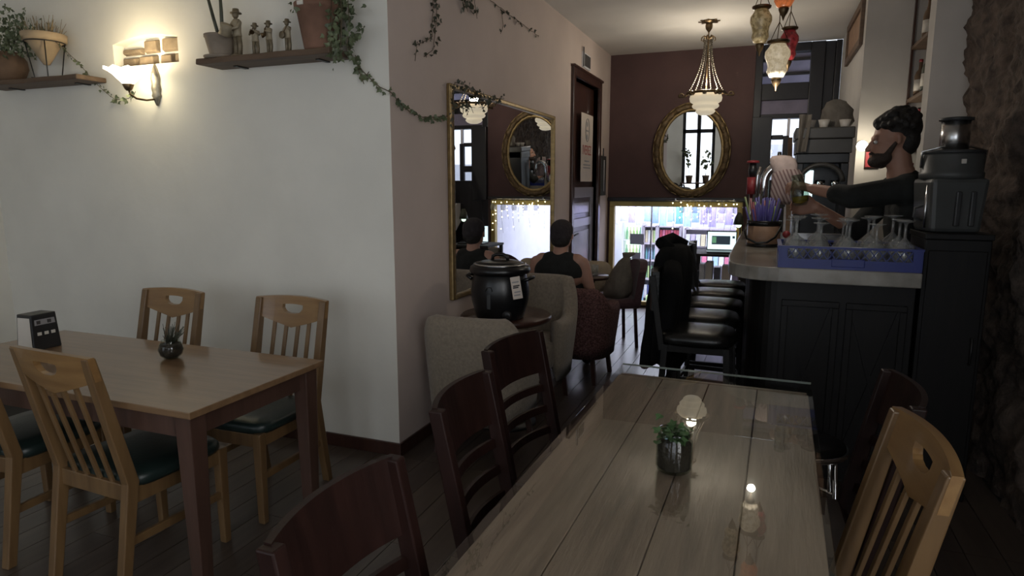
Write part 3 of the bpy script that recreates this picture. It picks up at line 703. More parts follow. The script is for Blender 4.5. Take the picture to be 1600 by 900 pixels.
MB().lathe([(0, 0), (.028, 0), (.028, .012), (.02, .018), (0, .018)], 20, m=Matrix.Translation((.10, -.139, .045)) @ Matrix.Rotation(PI/2, 4, 'X')).build('dial', 'black_plastic', kz)
tg = MB().box(-.028, .028, -.001, .001, -.13, 0).build('tag', 'paper_warm', kz); tg.location = (.145, -.135, .272); tg.rotation_euler = (0, math.radians(-9), math.radians(28))
for i, (a, b, z) in enumerate(((-.02, .018, -.03), (-.018, .02, -.052), (-.02, .012, -.062), (-.016, .02, -.088), (-.02, .016, -.106))):
    MB().box(a, b, -.0024, -.001, z-.005, z+.003).build('print', 'ink_dark' if i in (1, 2) else 'ink_grey', tg)

# small table, mug, glass, purple chair and what lies on it
sm = thing('side_table', 'small round dark table in front of the purple chair', 'table', (-1.41, 5.52, 0))
MB().lathe([(0, .685), (.165, .685), (.172, .70), (.165, .715), (0, .715)], 30).build('table_top', 'dark_wood', sm)
MB().lathe([(0, .02), (.03, .02), (.025, .6), (.06, .685), (0, .685)], 16).build('pedestal', 'dark_wood', sm)
MB().lathe([(0, 0), (.15, 0), (.15, .012), (.03, .03), (0, .03)], 24).build('base', 'black_metal', sm)
mg = thing('beer_mug', 'glass mug with a round handle on the small dark table', 'mug', (-1.46, 5.46, .715))
MB().lathe([(0, .004), (.036, .004), (.038, .02), (.038, .11), (.036, .11), (.035, .02), (0, .014)], 20).build('cup', 'drink_glass', mg)
MB().tube([(-.036, 0, .09), (-.062, 0, .09), (-.068, 0, .06), (-.06, 0, .03), (-.036, 0, .03)], .006).build('handle', 'drink_glass', mg)
o = MB().lathe([(0, .003), (.026, .003), (.032, .10), (.03, .10), (.025, .01), (0, .008)], 18).build('tumbler', 'drink_glass', loc=(-1.35, 5.46, .715)); tag(o, 'straight glass tumbler on the small dark table', 'glass')
MB()
pc = thing('purple_chair', 'purple upholstered chair with tapering dark legs near the shop window', 'chair', (-1.335, 6.0, 0), math.radians(118))
MB().prism([(-.24, -.24), (.24, -.24), (.25, .2), (.2, .25), (-.2, .25), (-.25, .2)], .37, .46).build('seat', 'purple_fabric', pc, bevel=.03)
xs = [-.25+.5*i/12 for i in range(13)]
plate(xs, lambda x: .80-.09*abs(x/.25)**3, lambda x: .42, None, None, .07, lambda x, z: -.24-(z-.42)*.15+.05*(x/.25)**2, 'backrest', 'purple_fabric', pc)
for sx in (-1, 1):
    for sy in (-1, 1): MB().bar((sx*.21, sy*.21, 0), (sx*.19, sy*.19, .38), .026, .026).build('leg', 'dark_wood', pc)
def pillow(name, loc, rot, sx, sy, sz, material, label, cat):
    R = 24; vs = []; mb = MB(); pr = 10
    for i in range(pr+1):
        ph = PI*i/pr - PI/2
        for k in range(R):
            a = 2*PI*k/R; c, s_ = math.cos(a), math.sin(a); r = math.cos(ph)**.55 if math.cos(ph) > 1e-6 else 0
            x = math.copysign(abs(c)**.5, c)*r; y = math.copysign(abs(s_)**.5, s_)*r
            vs.append((x*sx, y*sy, math.sin(ph)*sz*(1-.5*max(abs(x), abs(y))**4)))
    fs = [(i*R+k, i*R+(k+1) % R, (i+1)*R+(k+1) % R, (i+1)*R+k) for i in range(pr) for k in range(R)]
    o = mb.add(vs, fs, True).build(name, material); o.location = loc; o.rotation_euler = rot
    return tag(o, label, cat)
pillow('cushion', (-1.52, 6.03, .63), (math.radians(80), 0, math.radians(20)), .19, .15, .05, 'cushion_beige', 'pale beige cushion standing behind the mug', 'cushion')
bgm = MB(); secs = [(.46, .11, .09), (.52, .125, .10), (.62, .115, .09), (.72, .085, .07), (.80, .055, .05), (.84, .03, .03)]
vs = []; n = 24
for zi, (z, rx, ry) in enumerate(secs):
    for k in range(n):
        a = 2*PI*k/n; f = 1+.09*math.sin(4*a+zi)+.05*math.sin(7*a); vs.append((rx*f*math.cos(a)+.02*zi, ry*f*math.sin(a), z))
bt = thing('cloth_bag', 'slumped grey cloth bag with a pointed top on the purple chair', 'bag', (-1.27, 5.93, 0))
bgm.add(vs, [(i*n+k, i*n+(k+1) % n, (i+1)*n+(k+1) % n, (i+1)*n+k) for i in range(len(secs)-1) for k in range(n)] + [tuple(range(n)), tuple(reversed([(len(secs)-1)*n+k for k in range(n)]))], True).build('bag_body', 'cloth_grey', bt)
MB().hexa([(.07, -.02, .83), (.12, -.02, .83), (.12, .02, .83), (.07, .02, .83), (.06, -.025, .88), (.19, -.02, .87), (.17, .02, .89), (.06, .025, .88)]).build('flap', 'cloth_grey', bt, bevel=.008)

# ================================================================== PEOPLE
def caps_mesh(caps, seg=14):
    mb = MB()
    for c in caps:
        if len(c) == 3 and isinstance(c[1], tuple) and len(c[1]) == 3 and not hasattr(c[2], '__len__'):   # ellipsoid (centre, radii, rotz)
            mb.ball(c[0], 1.0, 18, 12, c[1], Matrix.Rotation(c[2], 4, 'Z')); continue
        p0, p1, r0, r1 = Vector(c[0]), Vector(c[1]), c[2], c[3]
        d = (p1-p0); L = d.length
        d = d/L if L > 1e-6 else Vector((0, 0, 1))
        q = Vector((0, 0, 1)).rotation_difference(d).to_matrix().to_4x4(); q.translation = p0
        prof = [(r0*math.cos(a), r0*math.sin(a)) for a in [-PI/2+PI/2*k/5 for k in range(6)]] + [(r1*math.cos(a), L+r1*math.sin(a)) for a in [PI/2*k/5 for k in range(6)]]
        prof[0] = (0, -r0); prof[-1] = (0, L+r1)
        mb.lathe(prof, seg, (0, 0, 0), q)
    return mb
def blob(name, caps, material, parent, voxel=.007, it=4):
    tmp = caps_mesh(caps).build(name+'_tmp', material)
    md = tmp.modifiers.new('r', 'REMESH'); md.mode = 'VOXEL'; md.voxel_size = voxel; md.use_smooth_shade = True
    sm_ = tmp.modifiers.new('s', 'SMOOTH'); sm_.iterations = it; sm_.factor = .5
    bpy.context.view_layer.update()
    me = bpy.data.meshes.new_from_object(tmp.evaluated_get(bpy.context.evaluated_depsgraph_get())); me.name = name
    bpy.data.objects.remove(tmp)
    me.polygons.foreach_set('use_smooth', [True]*len(me.polygons))
    me.materials.clear(); me.materials.append(M[material])
    o = bpy.data.objects.new(name, me); COL.objects.link(o); o.parent = parent
    return o
def hand(wr, d, nrm, side, curl=.8, k=1.0):
    """palm, four unequal fingers and a thumb; d points along the hand, nrm out of the palm, side to the thumb"""
    wr = Vector(wr); d = Vector(d).normalized(); nrm = Vector(nrm).normalized(); sd = Vector(side).normalized(); out = []
    for j in (-.5, -.17, .17, .5): out.append((tuple(wr+sd*j*.03*k), tuple(wr+d*.085*k+sd*j*.07*k), .018*k, .015*k))
    for j, L in ((.5, .072), (.17, .082), (-.17, .076), (-.5, .058)):
        p = wr+d*.088*k+sd*j*.07*k; ang = 0
        for q, f in enumerate((.45, .31, .24)):
            ang += curl*(.55, .75, .5)[q]
            e = p+(d*math.cos(ang)+nrm*math.sin(ang))*L*f*k*1.05; out.append((tuple(p), tuple(e), (.0098-.0007*q)*k, (.0092-.0008*q)*k)); p = e
    p = wr+d*.02*k+sd*.028*k; a = p+(sd*.75+d*.6+nrm*.35).normalized()*.042*k; b = a+(d*.8+nrm*.6+sd*.1).normalized()*.034*k; c = b+(d*.6+nrm*.8-sd*.2).normalized()*.026*k
    out += [(tuple(p), tuple(a), .015*k, .0115*k), (tuple(a), tuple(b), .0112*k, .0102*k), (tuple(b), tuple(c), .010*k, .0085*k)]
    return out
def shoe(p, d):
    p = Vector(p); d = Vector(d).normalized()
    return [(tuple(p+Vector((0, 0, .045))-d*.05), tuple(p+Vector((0, 0, .045))+d*.06), .042, .042), (tuple(p+d*.06+Vector((0, 0, .04))), tuple(p+d*.16+Vector((0, 0, .032))), .04, .031)]

# bartender, leaning over the bar and facing left
bt = thing('person', 'bartender in a black sweater pouring beer behind the bar', 'person')
hd = Vector((.612, 4.06, 1.735)); f = Vector((-.96, -.12, -.22)).normalized()   # face direction
nk = Vector((.665, 4.07, 1.555))
SHn, ELn, WRn = (.672, 3.90, 1.475), (.415, 3.845, 1.435), (.235, 3.975, 1.475)
SHf, ELf, WRf = (.672, 4.24, 1.475), (.48, 4.20, 1.235), (.262, 4.07, 1.372)
skin = [((.64, 4.065, 1.66), tuple(nk), .062, .062), (tuple(nk), (.70, 4.07, 1.46), .064, .075)]
skin += [(tuple(hd+Vector((.012, 0, .03))), (.105, .078, .10), 0.), (tuple(hd+f*.035+Vector((0, 0, -.045))), (.070, .062, .075), 0.)]
skin += [(tuple(hd+f*.085+Vector((0, 0, -.085))), tuple(hd+f*.03+Vector((0, 0, -.095))), .028, .04)]                       # chin, jaw
skin += [(tuple(hd+f*.098+Vector((0, 0, .018))), tuple(hd+f*.124+Vector((0, 0, -.022))), .011, .015)]                      # nose
skin += [(tuple(hd+f*.092+Vector((0, -.035, .03))), tuple(hd+f*.092+Vector((0, .035, .03))), .015, .015)]                   # brow
skin += [(tuple(hd+f*.10+Vector((0, -.018, -.062))), tuple(hd+f*.10+Vector((0, .018, -.062))), .011, .011)]                 # mouth
for s in (-1, 1): skin += [(tuple(hd+Vector((.012, s*.079, .016))), tuple(hd+Vector((.018, s*.080, -.018))), .016, .011)]   # ears
skin += [(nk[:], (.74, 4.07, 1.30), .07, .13), ((.74, 3.98, 1.36), (.74, 4.16, 1.36), .11, .11), ((.74, 4.07, 1.28), (.79, 4.07, .98), .13, .125), ((.80, 3.98, .95), (.80, 4.16, .95), .10, .10)]
for (a, b, c) in ((SHn, ELn, WRn), (SHf, ELf, WRf)): skin += [((.70, 4.07, 1.44), a, .07, .066), (a, b, .052, .043), (b, c, .041, .029)]
for s in (-1, 1): skin += [((.80, 4.07+s*.09, .93), (.80, 4.07+s*.10, .50), .085, .06), ((.80, 4.07+s*.10, .50), (.83, 4.07+s*.10, .09), .058, .04)]
skin += hand(WRn, (-.75, .15, .2), (-.2, .35, -.9), (-.35, .8, .4), 1.05) + hand(WRf, (-.95, -.32, .05), (-.1, -.9, -.1), (.05, .1, 1), .8)
blob('body', skin, 'skin_tan', bt, .0065, 4)
sh = [((.69, 4.07, 1.50), (.745, 4.07, 1.30), .088, .15), ((.745, 3.98, 1.37), (.745, 4.16, 1.37), .125, .125), ((.745, 4.07, 1.30), (.79, 4.07, 1.0), .148, .145), ((.80, 3.97, .97), (.80, 4.17, .97), .118, .118)]
sh += [((.70, 4.07, 1.46), SHn, .085, .084), (SHn, ELn, .072, .064), (ELn, tuple(Vector(ELn).lerp(Vector(WRn), .38)), .062, .053), ((.70, 4.07, 1.46), SHf, .085, .084), (SHf, ELf, .072, .06), (ELf, tuple(Vector(ELf).lerp(Vector(WRf), .2)), .058, .054)]
blob('sweater', sh, 'shirt_black', bt, .009, 6)
tr = []
for s in (-1, 1): tr += [((.80, 4.07+s*.09, .93), (.80, 4.07+s*.10, .50), .105, .075), ((.80, 4.07+s*.10, .50), (.83, 4.07+s*.10, .10), .073, .06)]
blob('trousers', tr, 'black_base', bt, .012, 3)
blob('shoes', shoe((.84, 3.97, 0), (-1, -.1, 0)) + shoe((.84, 4.17, 0), (-1, .1, 0)), 'black_leather', bt, .009, 2)
hr = [(tuple(hd+Vector((.03, 0, .062))), (.105, .088, .088), 0.), (tuple(hd+Vector((.07, 0, .0))), (.058, .075, .085), 0.)]
rng = random.Random(3)
for k in range(90):
    a = rng.uniform(0, 2*PI); e = rng.uniform(.05, 1.45); r_ = rng.uniform(.9, 1.08)
    p = hd+Vector((.025+.108*math.cos(a)*math.cos(e)*r_, .088*math.sin(a)*math.cos(e)*r_, .062+.092*math.sin(e)*r_))
    hr.append((tuple(p), (rng.uniform(.014, .024),)*3, 0.))
hr += [(tuple(hd+f*.075+Vector((0, 0, .105))), tuple(hd+f*.02+Vector((0, 0, .125))), .032, .04)]
blob('hair', hr, 'hair_dark', bt, .0065, 1)
bd = [(tuple(hd+f*.050+Vector((0, 0, -.083))), (.060, .0625, .044), 0.), (tuple(hd+f*.086+Vector((0, 0, -.094))), tuple(hd+f*.05+Vector((0, 0, -.105))), .032, .036)]
for s in (-1, 1): bd += [(tuple(hd+f*.03+Vector((0, s*.056, -.07))), tuple(hd+Vector((.004, s*.070, -.02))), .017, .010), (tuple(hd+f*.03+Vector((0, s*.05, -.085))), tuple(hd+f*.08+Vector((0, s*.02, -.095))), .024, .028)]
bd += [(tuple(hd+f*.106+Vector((0, -.022, -.047))), tuple(hd+f*.106+Vector((0, .022, -.047))), .0085, .0085)]
blob('beard', bd, 'beard_dark', bt, .006, 2)
for s in (-1, 1):
    e = MB().ball(tuple(hd+f*.090+Vector((0, s*.032, .006))), .0105).build('eye', 'eye_white', bt)
    MB().ball(tuple(hd+f*.0965+Vector((0, s*.032, .006))), .0058).build('iris', 'hair_dark', e)

# seated person with dark cap, seen from behind
wp = thing('person', 'seated person in a black tank top and dark cap with back to the viewer', 'person')
X0 = -1.455; hd = Vector((X0+.005, 4.80, 1.115))
sk = [(tuple(hd+Vector((0, 0, .01))), (.078, .095, .105), 0.), (tuple(hd+Vector((0, .04, -.05))), (.058, .06, .065), 0.), (tuple(hd+Vector((0, .105, -.02))), tuple(hd+Vector((0, .118, -.035))), .012, .014)]
sk += [(tuple(hd+Vector((0, -.015, -.08))), (X0, 4.765, .96), .053, .056), ((X0, 4.765, .97), (X0, 4.77, .85), .06, .12)]
sk += [((X0-.14, 4.76, .925), (X0+.14, 4.76, .925), .055, .055), ((X0-.09, 4.76, .82), (X0+.09, 4.76, .82), .105, .105), ((X0, 4.77, .80), (X0, 4.80, .55), .13, .13), ((X0-.08, 4.82, .54), (X0+.08, 4.82, .54), .115, .115)]
for s in (-1, 1):
    S = (X0+s*.185, 4.76, .905); E_ = (X0+s*.245, 4.80, .665); W_ = (X0+s*.16, 5.02, .66)
    sk += [(S, E_, .05, .04), (E_, W_, .04, .027)] + hand(W_, (-s*.5, .8, -.1), (0, 0, -1), (-s, -.3, 0), .6, .92)
    sk += [((X0+s*.085, 4.84, .53), (X0+s*.11, 5.24, .51), .082, .06), ((X0+s*.11, 5.24, .51), (X0+s*.11, 5.26, .09), .056, .038)]
    sk += [(tuple(hd+Vector((s*.079, .0, .0))), tuple(hd+Vector((s*.079, .004, -.025))), .014, .01)]
blob('body', sk, 'skin', wp, .0075, 4)
tp = [((X0-.075, 4.753, .925), (X0+.075, 4.753, .925), .068, .068), ((X0-.09, 4.752, .87), (X0+.09, 4.752, .87), .09, .09), ((X0-.065, 4.76, .955), (X0-.085, 4.755, .87), .026, .045), ((X0+.065, 4.76, .955), (X0+.085, 4.755, .87), .026, .045), ((X0-.085, 4.76, .84), (X0+.085, 4.76, .84), .114, .114), ((X0, 4.77, .84), (X0, 4.80, .55), .147, .15), ((X0-.09, 4.82, .52), (X0+.09, 4.82, .52), .125, .125), ((X0-.06, 4.80, .70), (X0+.06, 4.80, .70), .125, .125)]
blob('tank_top', tp, 'shirt_black', wp, .009, 5)
tr = []
for s in (-1, 1): tr += [((X0+s*.085, 4.84, .53), (X0+s*.11, 5.24, .51), .098, .075), ((X0+s*.11, 5.24, .51), (X0+s*.11, 5.26, .11), .07, .055)]
blob('trousers', tr, 'black_base', wp, .012, 3)
blob('shoes', shoe((X0-.11, 5.26, 0), (0, 1, 0)) + shoe((X0+.11, 5.26, 0), (0, 1, 0)), 'black_leather', wp, .009, 2)
blob('cap', [(tuple(hd+Vector((0, -.01, .035))), (.09, .105, .088), 0.), (tuple(hd+Vector((0, -.03, .0))), (.086, .082, .07), 0.)], 'cap_dark', wp, .007, 3)
blob('hair', [(tuple(hd+Vector((0, -.045, -.03))), (.078, .06, .065), 0.), (tuple(hd+Vector((0, -.07, -.055))), (.045, .035, .035), 0.)], 'hair_dark', wp, .007, 2)

# ================================================================== WALL FITTINGS, SHELVES, PLANTS
def leafy(name, pts, size, material, parent, rng, normal=(0, -1, 0), spread=1.0):
    """ivy leaves (three-lobed, folded along the midrib) at the given points, as one mesh"""
    mb = MB(); N_ = Vector(normal)
    for p in pts:
        s = size*rng.uniform(.6, 1.15)
        d = Vector((rng.uniform(-1, 1), rng.uniform(-1, 1), rng.uniform(-1.3, .35))); d = (d - N_*d.dot(N_)*.6).normalized()
        n = (N_ + Vector((rng.uniform(-1, 1), rng.uniform(-1, 1), rng.uniform(-1, 1)))*.7*spread).normalized()
        x = d.cross(n).normalized(); n = x.cross(d)
        P = Vector(p)
        sh = [(0, 0, 0), (.42, .12, .1), (.52, .42, .14), (.24, .55, .06), (0, 1.05, 0), (-.24, .55, .06), (-.52, .42, .14), (-.42, .12, .1)]
        vs = [P + x*a*s + d*b*s + n*c*s for a, b, c in sh]
        mb.add(vs, [(0, 1, 2, 3, 4), (0, 4, 5, 6, 7)])
    o = mb.build(name, material, parent); o['kind'] = 'stuff'
    return o
def vine(label, paths, size, step, material, normal, seed=1, r=.0018, jit=.02, name='ivy_vine'):
    rng = random.Random(seed); t = thing(name, label, 'ivy'); mb = MB(); L = []
    for path in paths:
        P = [Vector(p) for p in path]; Q = []
        for a, b in zip(P[:-1], P[1:]):
            k = max(1, int((b-a).length/.03)); Q += [a.lerp(b, i/k) + Vector((rng.uniform(-1, 1), rng.uniform(-1, 1), rng.uniform(-1, 1)))*.003 for i in range(k)]
        Q.append(P[-1]); mb.tube(Q, r, 5)
        acc = 0
        for a, b in zip(Q[:-1], Q[1:]):
            acc += (b-a).length
            while acc > step: acc -= step; L.append(a + Vector((rng.uniform(-1, 1), rng.uniform(-1, 1), rng.uniform(-1, 1)))*jit)
    mb.build('stem', 'stem', t); leafy('leaves', L, size, material, t, rng, normal)
    return t
# shelves
def shelf(x0, x1, z0, z1, lab):
    t = thing('wall_shelf', lab, 'shelf')
    mb = MB(); n = 10; vs = []
    for i in range(n+1):
        x = x0+(x1-x0)*i/n; y = 2.80+.006*math.sin(i*1.7)
        vs += [(x, y, z0), (x, 2.99, z0), (x, 2.99, z1), (x, y+.004, z1)]
    fs = [(i*4+k, i*4+(k+1) % 4, i*4+4+(k+1) % 4, i*4+4+k) for i in range(n) for k in range(4)] + [(0, 1, 2, 3), (n*4+3, n*4+2, n*4+1, n*4)]
    mb.add(vs, fs).build('board', 'shelf_wood', t, bevel=.006)
    for x in (x0+.18, x1-.15): MB().box(x-.012, x+.012, 2.90, 2.99, z0-.006, z0).build('bracket', 'black_metal', t)
    return t
shelf(-2.925, -2.05, 2.14, 2.172, 'weathered wooden wall shelf holding figurines and terracotta pots')
shelf(-4.80, -3.85, 2.118, 2.148, 'weathered wooden wall shelf left of the lamp with the cone pot')
def pot(name, lab, loc, prof, material, soil=None):
    t = thing(name, lab, 'plant pot', loc)
    MB().lathe(prof, 28).build('pot', material, t)
    if soil: MB().lathe([(0, soil[1]-.005), (soil[0], soil[1]-.005), (soil[0], soil[1]), (0, soil[1])], 24).build('soil', 'soil', t)
    return t
# pot with two bare canes
t = pot('cane_plant', 'grey clay pot with two tall bare canes at the shelf left end', (-2.815, 2.88, 2.172), [(0, .012), (.058, .012), (.062, .03), (.080, .108), (.084, .112), (.084, .125), (.078, .125), (.072, .10), (0, .098)], 'clay_grey', (.075, .108))
MB().lathe([(0, 0), (.085, 0), (.092, .010), (.092, .014), (.06, .012), (0, .012)], 28).build('saucer', 'clay_grey', t)
MB().tube([(-.005, 0, .10), (-.04, 0, .22), (-.085, -.01, .42)], [.010, .009, .007], 8).build('cane', 'leaf_dark', t)
MB().tube([(.015, 0, .10), (.018, 0, .25), (.016, 0, .42)], [.010, .009, .007], 8).build('cane', 'leaf_dark', t)
# terracotta pot with trailing ivy
t = pot('ivy_pot', 'large terracotta pot with trailing ivy at the shelf right end', (-2.165, 2.885, 2.172), [(0, 0), (.078, 0), (.082, .01), (.112, .19), (.122, .195), (.124, .222), (.114, .222), (.106, .19), (0, .18)], 'terracotta', (.108, .20))
MB().box(-.035, .0, -.128, -.117, .197, .216).build('price_label', 'paper', t)
rng = random.Random(11); P = []
for k in range(560):
    u = rng.random(); a = rng.gauss(0, 1); b = rng.gauss(0, 1)
    if u < .55: P.append((-.02+.10*a*.8+.07, -.02+.05*b, .27+.06*rng.gauss(0, 1)))
    elif u < .85: P.append((.14+.045*a, -.01+.03*b, .17+.08*rng.gauss(0, 1)))
    else: P.append((.11+.03*a, -.05+.02*b, .02+.05*rng.gauss(0, 1)))
P = [p for p in P if p[1] < .08 and not (p[2] < .20 and p[0] < .085 and p[1] > -.12)]
leafy('leaves', P, .030, 'leaf_green', t, rng)
st = MB()
for (x, y) in ((.09, -.03), (.12, 0), (.14, -.02), (.16, .01)): st.tube([(x*.6, y, .2), (x+.02, y-.02, .25), (x+.03, y-.03, .14), (x+.01+.02*rng.random(), y-.04, -.02)], .002, 5)
st.build('stem', 'stem', t)
# left shelf: terracotta cone in wire stand, brown round pot with ivy
t = pot('cone_pot', 'pale terracotta cone pot with dry stems in a three-legged wire stand', (-4.20, 2.87, 2.148), [(.0, .078), (.018, .082), (.04, .12), (.088, .205), (.10, .215), (.118, .218), (.122, .262), (.110, .262), (.104, .225), (0, .22)], 'terracotta_pale', (.10, .245))
MB().tube([(.108*math.cos(a), .108*math.sin(a), .212) for a in [2*PI*k/24 for k in range(25)]], .0035, 6, cap=False).build('wire_ring', 'black_metal', t)
for a in (-2.5, -.6, 1.2): MB().tube([(.106*math.cos(a), .106*math.sin(a), .212), (.075*math.cos(a), .075*math.sin(a), .02), (.072*math.cos(a), .072*math.sin(a), .004), (.09*math.cos(a), .09*math.sin(a), .004)], .0035, 6).build('wire_leg', 'black_metal', t)
rng = random.Random(5); mb = MB()
for k in range(70):
    a = rng.uniform(0, 2*PI); r_ = rng.uniform(.02, .09); h = rng.uniform(.04, .13); l = rng.uniform(-.03, .03)
    mb.tube([(r_*math.cos(a), r_*math.sin(a), .24), (r_*math.cos(a)*1.15+l*.4, r_*math.sin(a)*1.15, .24+h*.6), (r_*math.cos(a)*1.3+l, r_*math.sin(a)*1.3, .24+h)], .0016, 4)
o = mb.build('dry_stems', 'leaf_dry', t); o['kind'] = 'stuff'
t = pot('round_pot', 'brown round clay pot with dark ivy at the left picture edge', (-4.555, 2.87, 2.148), [(0, 0), (.06, 0), (.085, .03), (.105, .08), (.10, .13), (.078, .165), (.082, .175), (.07, .175), (0, .165)], 'clay_brown', (.068, .17))
rng = random.Random(6); P = []
for k in range(420): P.append((.05+.13*rng.gauss(0, .8), -.01+.05*rng.gauss(0, 1), .26+.075*rng.gauss(0, 1)))
P = [p for p in P if p[2] > .13 and p[1] < .09]
leafy('leaves', P, .030, 'leaf_green', t, rng)
vine('thin ivy trail hanging from the cone pot to the lamp arm', [[(-4.10, 2.86, 2.37), (-4.05, 2.93, 2.28), (-3.98, 2.955, 2.19), (-3.87, 2.965, 2.08), (-3.76, 2.965, 2.015), (-3.66, 2.95, 2.008), (-3.52, 2.90, 2.02), (-3.47, 2.87, 2.035)]], .026, .017, 'leaf_green', (0, -1, 0), 4, jit=.012)
vine('ivy trail running from the terracotta pot across the wall corner to the mirror', [[(-2.02, 2.90, 2.20), (-2.005, 2.95, 2.12), (-1.95, 2.972, 2.05), (-1.88, 2.975, 1.995), (-1.822, 2.98, 1.965), (-1.815, 3.06, 1.92), (-1.815, 3.17, 1.885), (-1.815, 3.30, 1.872), (-1.812, 3.45, 1.882), (-1.80, 3.58, 1.90)],
     [(-2.0, 2.94, 2.15), (-1.985, 2.95, 2.08), (-1.965, 2.96, 2.01)], [(-1.95, 2.965, 2.05), (-1.935, 2.965, 2.07)]], .034, .019, 'leaf_green', (.3, -1, 0), 5, r=.0025, jit=.016)
vine('ivy curling over the top left corner of the gilt mirror', [[(-1.785, 3.60, 1.86), (-1.78, 3.62, 1.93), (-1.785, 3.62, 2.03), (-1.785, 3.65, 2.105), (-1.785, 3.80, 2.11), (-1.785, 4.0, 2.09), (-1.785, 4.2, 2.07), (-1.785, 4.45, 2.105)], [(-1.785, 3.62, 1.98), (-1.78, 3.75, 1.97), (-1.78, 3.83, 1.95)], [(-1.785, 4.0, 2.1), (-1.78, 4.03, 2.02), (-1.78, 4.08, 1.97)]], .033, .016, 'leaf_dark', (1, 0, 0), 6, jit=.022)
vine('double ivy strand hanging high on the pinkish wall', [[(-1.82, 3.46, 2.60), (-1.82, 3.465, 2.50), (-1.82, 3.44, 2.38), (-1.82, 3.45, 2.33), (-1.82, 3.37, 2.29), (-1.82, 3.26, 2.25), (-1.82, 3.24, 2.16)], [(-1.82, 3.49, 2.60), (-1.82, 3.51, 2.48), (-1.82, 3.48, 2.36), (-1.82, 3.46, 2.27), (-1.82, 3.40, 2.23), (-1.82, 3.34, 2.20)]], .032, .024, 'leaf_dark', (1, 0, 0), 7, jit=.014)
vine('short ivy bunch hanging from the ceiling line above the mirror', [[(-1.80, 3.82, 2.72), (-1.80, 3.85, 2.62), (-1.80, 3.88, 2.56)], [(-1.80, 3.95, 2.76), (-1.80, 3.99, 2.64), (-1.80, 4.02, 2.55)], [(-1.80, 3.9, 2.7), (-1.80, 3.82, 2.57)]], .046, .018, 'leaf_dark', (1, 0, 0), 8, jit=.03)
vine('long thin ivy runner with one drooping tip above the mirror', [[(-1.82, 4.15, 2.80), (-1.82, 4.30, 2.73), (-1.82, 4.60, 2.72), (-1.82, 5.3, 2.70)], [(-1.82, 4.48, 2.715), (-1.82, 4.52, 2.62), (-1.82, 4.47, 2.55)]], .034, .055, 'leaf_dark', (1, 0, 0), 9, jit=.012)

# figurines
def figurine(label, x, h, inst, seed):
    k = h/.18; t = thing('musician_figurine', label, 'figurine', (x, 2.855, 2.172), random.Random(seed).uniform(-.3, .3), 'musician figurines on the shelf'); t.scale = (k, k, k)
    MB().lathe([(0, 0), (.026, 0), (.026, .006), (0, .007)], 16).build('base', 'fig_bronze', t)
    mb = MB()
    for s in (-1, 1): mb.tube([(s*.010, 0, .004), (s*.012, .002, .04), (s*.009, 0, .085)], [.009, .0095, .010], 10)
    mb.build('trousers', 'fig_bronze', t)
    mb = MB(); mb.lathe([(0, .072), (.019, .074), (.017, .09), (.018, .11), (.021, .125), (.012, .135), (0, .137)], 14, sx=1.1, sy=.8)
    arms = {'drum': [(-1, (-.028, -.014, .10), (-.022, -.03, .095)), (1, (.026, -.016, .10), (.006, -.032, .094))],
            'horn': [(-1, (-.028, -.008, .11), (-.008, -.03, .132)), (1, (.030, -.01, .108), (.010, -.034, .126))],
            'sax': [(-1, (-.028, -.010, .104), (-.004, -.03, .10)), (1, (.028, -.012, .11), (.004, -.028, .115))],
            'guitar': [(-1, (-.03, -.008, .10), (-.006, -.026, .088)), (1, (.03, -.008, .112), (.028, -.024, .128))]}[inst]
    for s, e, w_ in arms: mb.tube([(s*.020, 0, .126), e, w_], [.007, .006, .0045], 8)
    mb.build('shirt', 'fig_shirt', t)
    MB().ball((0, -.003, .150), .0125, sc=(.9, 1, 1.15)).build('head', 'fig_bronze', t)
    MB().lathe([(0, .174), (.011, .172), (.013, .160), (.021, .158), (.021, .155), (0, .155)], 16).build('hat', 'fig_bronze', t)
    if inst == 'drum': MB().lathe([(0, 0), (.024, 0), (.021, .022), (.024, .04), (0, .04)], 16, m=Matrix.Translation((-.022, -.036, .075)) @ Matrix.Rotation(.5, 4, 'Y')).build('drum', 'fig_shirt', t)
    elif inst == 'horn': MB().tube([(.0, -.016, .146), (.006, -.04, .132), (.012, -.058, .118), (.016, -.068, .108)], [.002, .003, .005, .013], 10).build('horn', 'bronze', t)
    elif inst == 'sax': MB().tube([(.0, -.014, .142), (.002, -.026, .126), (.004, -.03, .09), (.006, -.044, .08), (.008, -.05, .10)], [.002, .004, .006, .007, .011], 10).build('saxophone', 'bronze', t)
    else:
        MB().lathe([(0, 0), (.019, 0), (.019, .008), (0, .008)], 18, m=Matrix.Translation((-.014, -.022, .088)) @ Matrix.Rotation(PI/2, 4, 'X')).build('guitar_body', 'fig_bronze', t)
        MB().bar((-.008, -.026, .095), (.034, -.026, .142), .006, .004).build('guitar_neck', 'fig_bronze', t)
    return t
figurine('tallest bronze musician figurine with a hat and slung drum', -2.675, .255, 'drum', 1)
figurine('small bronze figurine raising a horn, second from the left', -2.555, .170, 'horn', 2)
figurine('small bronze figurine in a pale shirt playing a curved horn', -2.465, .174, 'sax', 3)
figurine('small bronze figurine with a guitar beside the terracotta pot', -2.345, .172, 'guitar', 4)

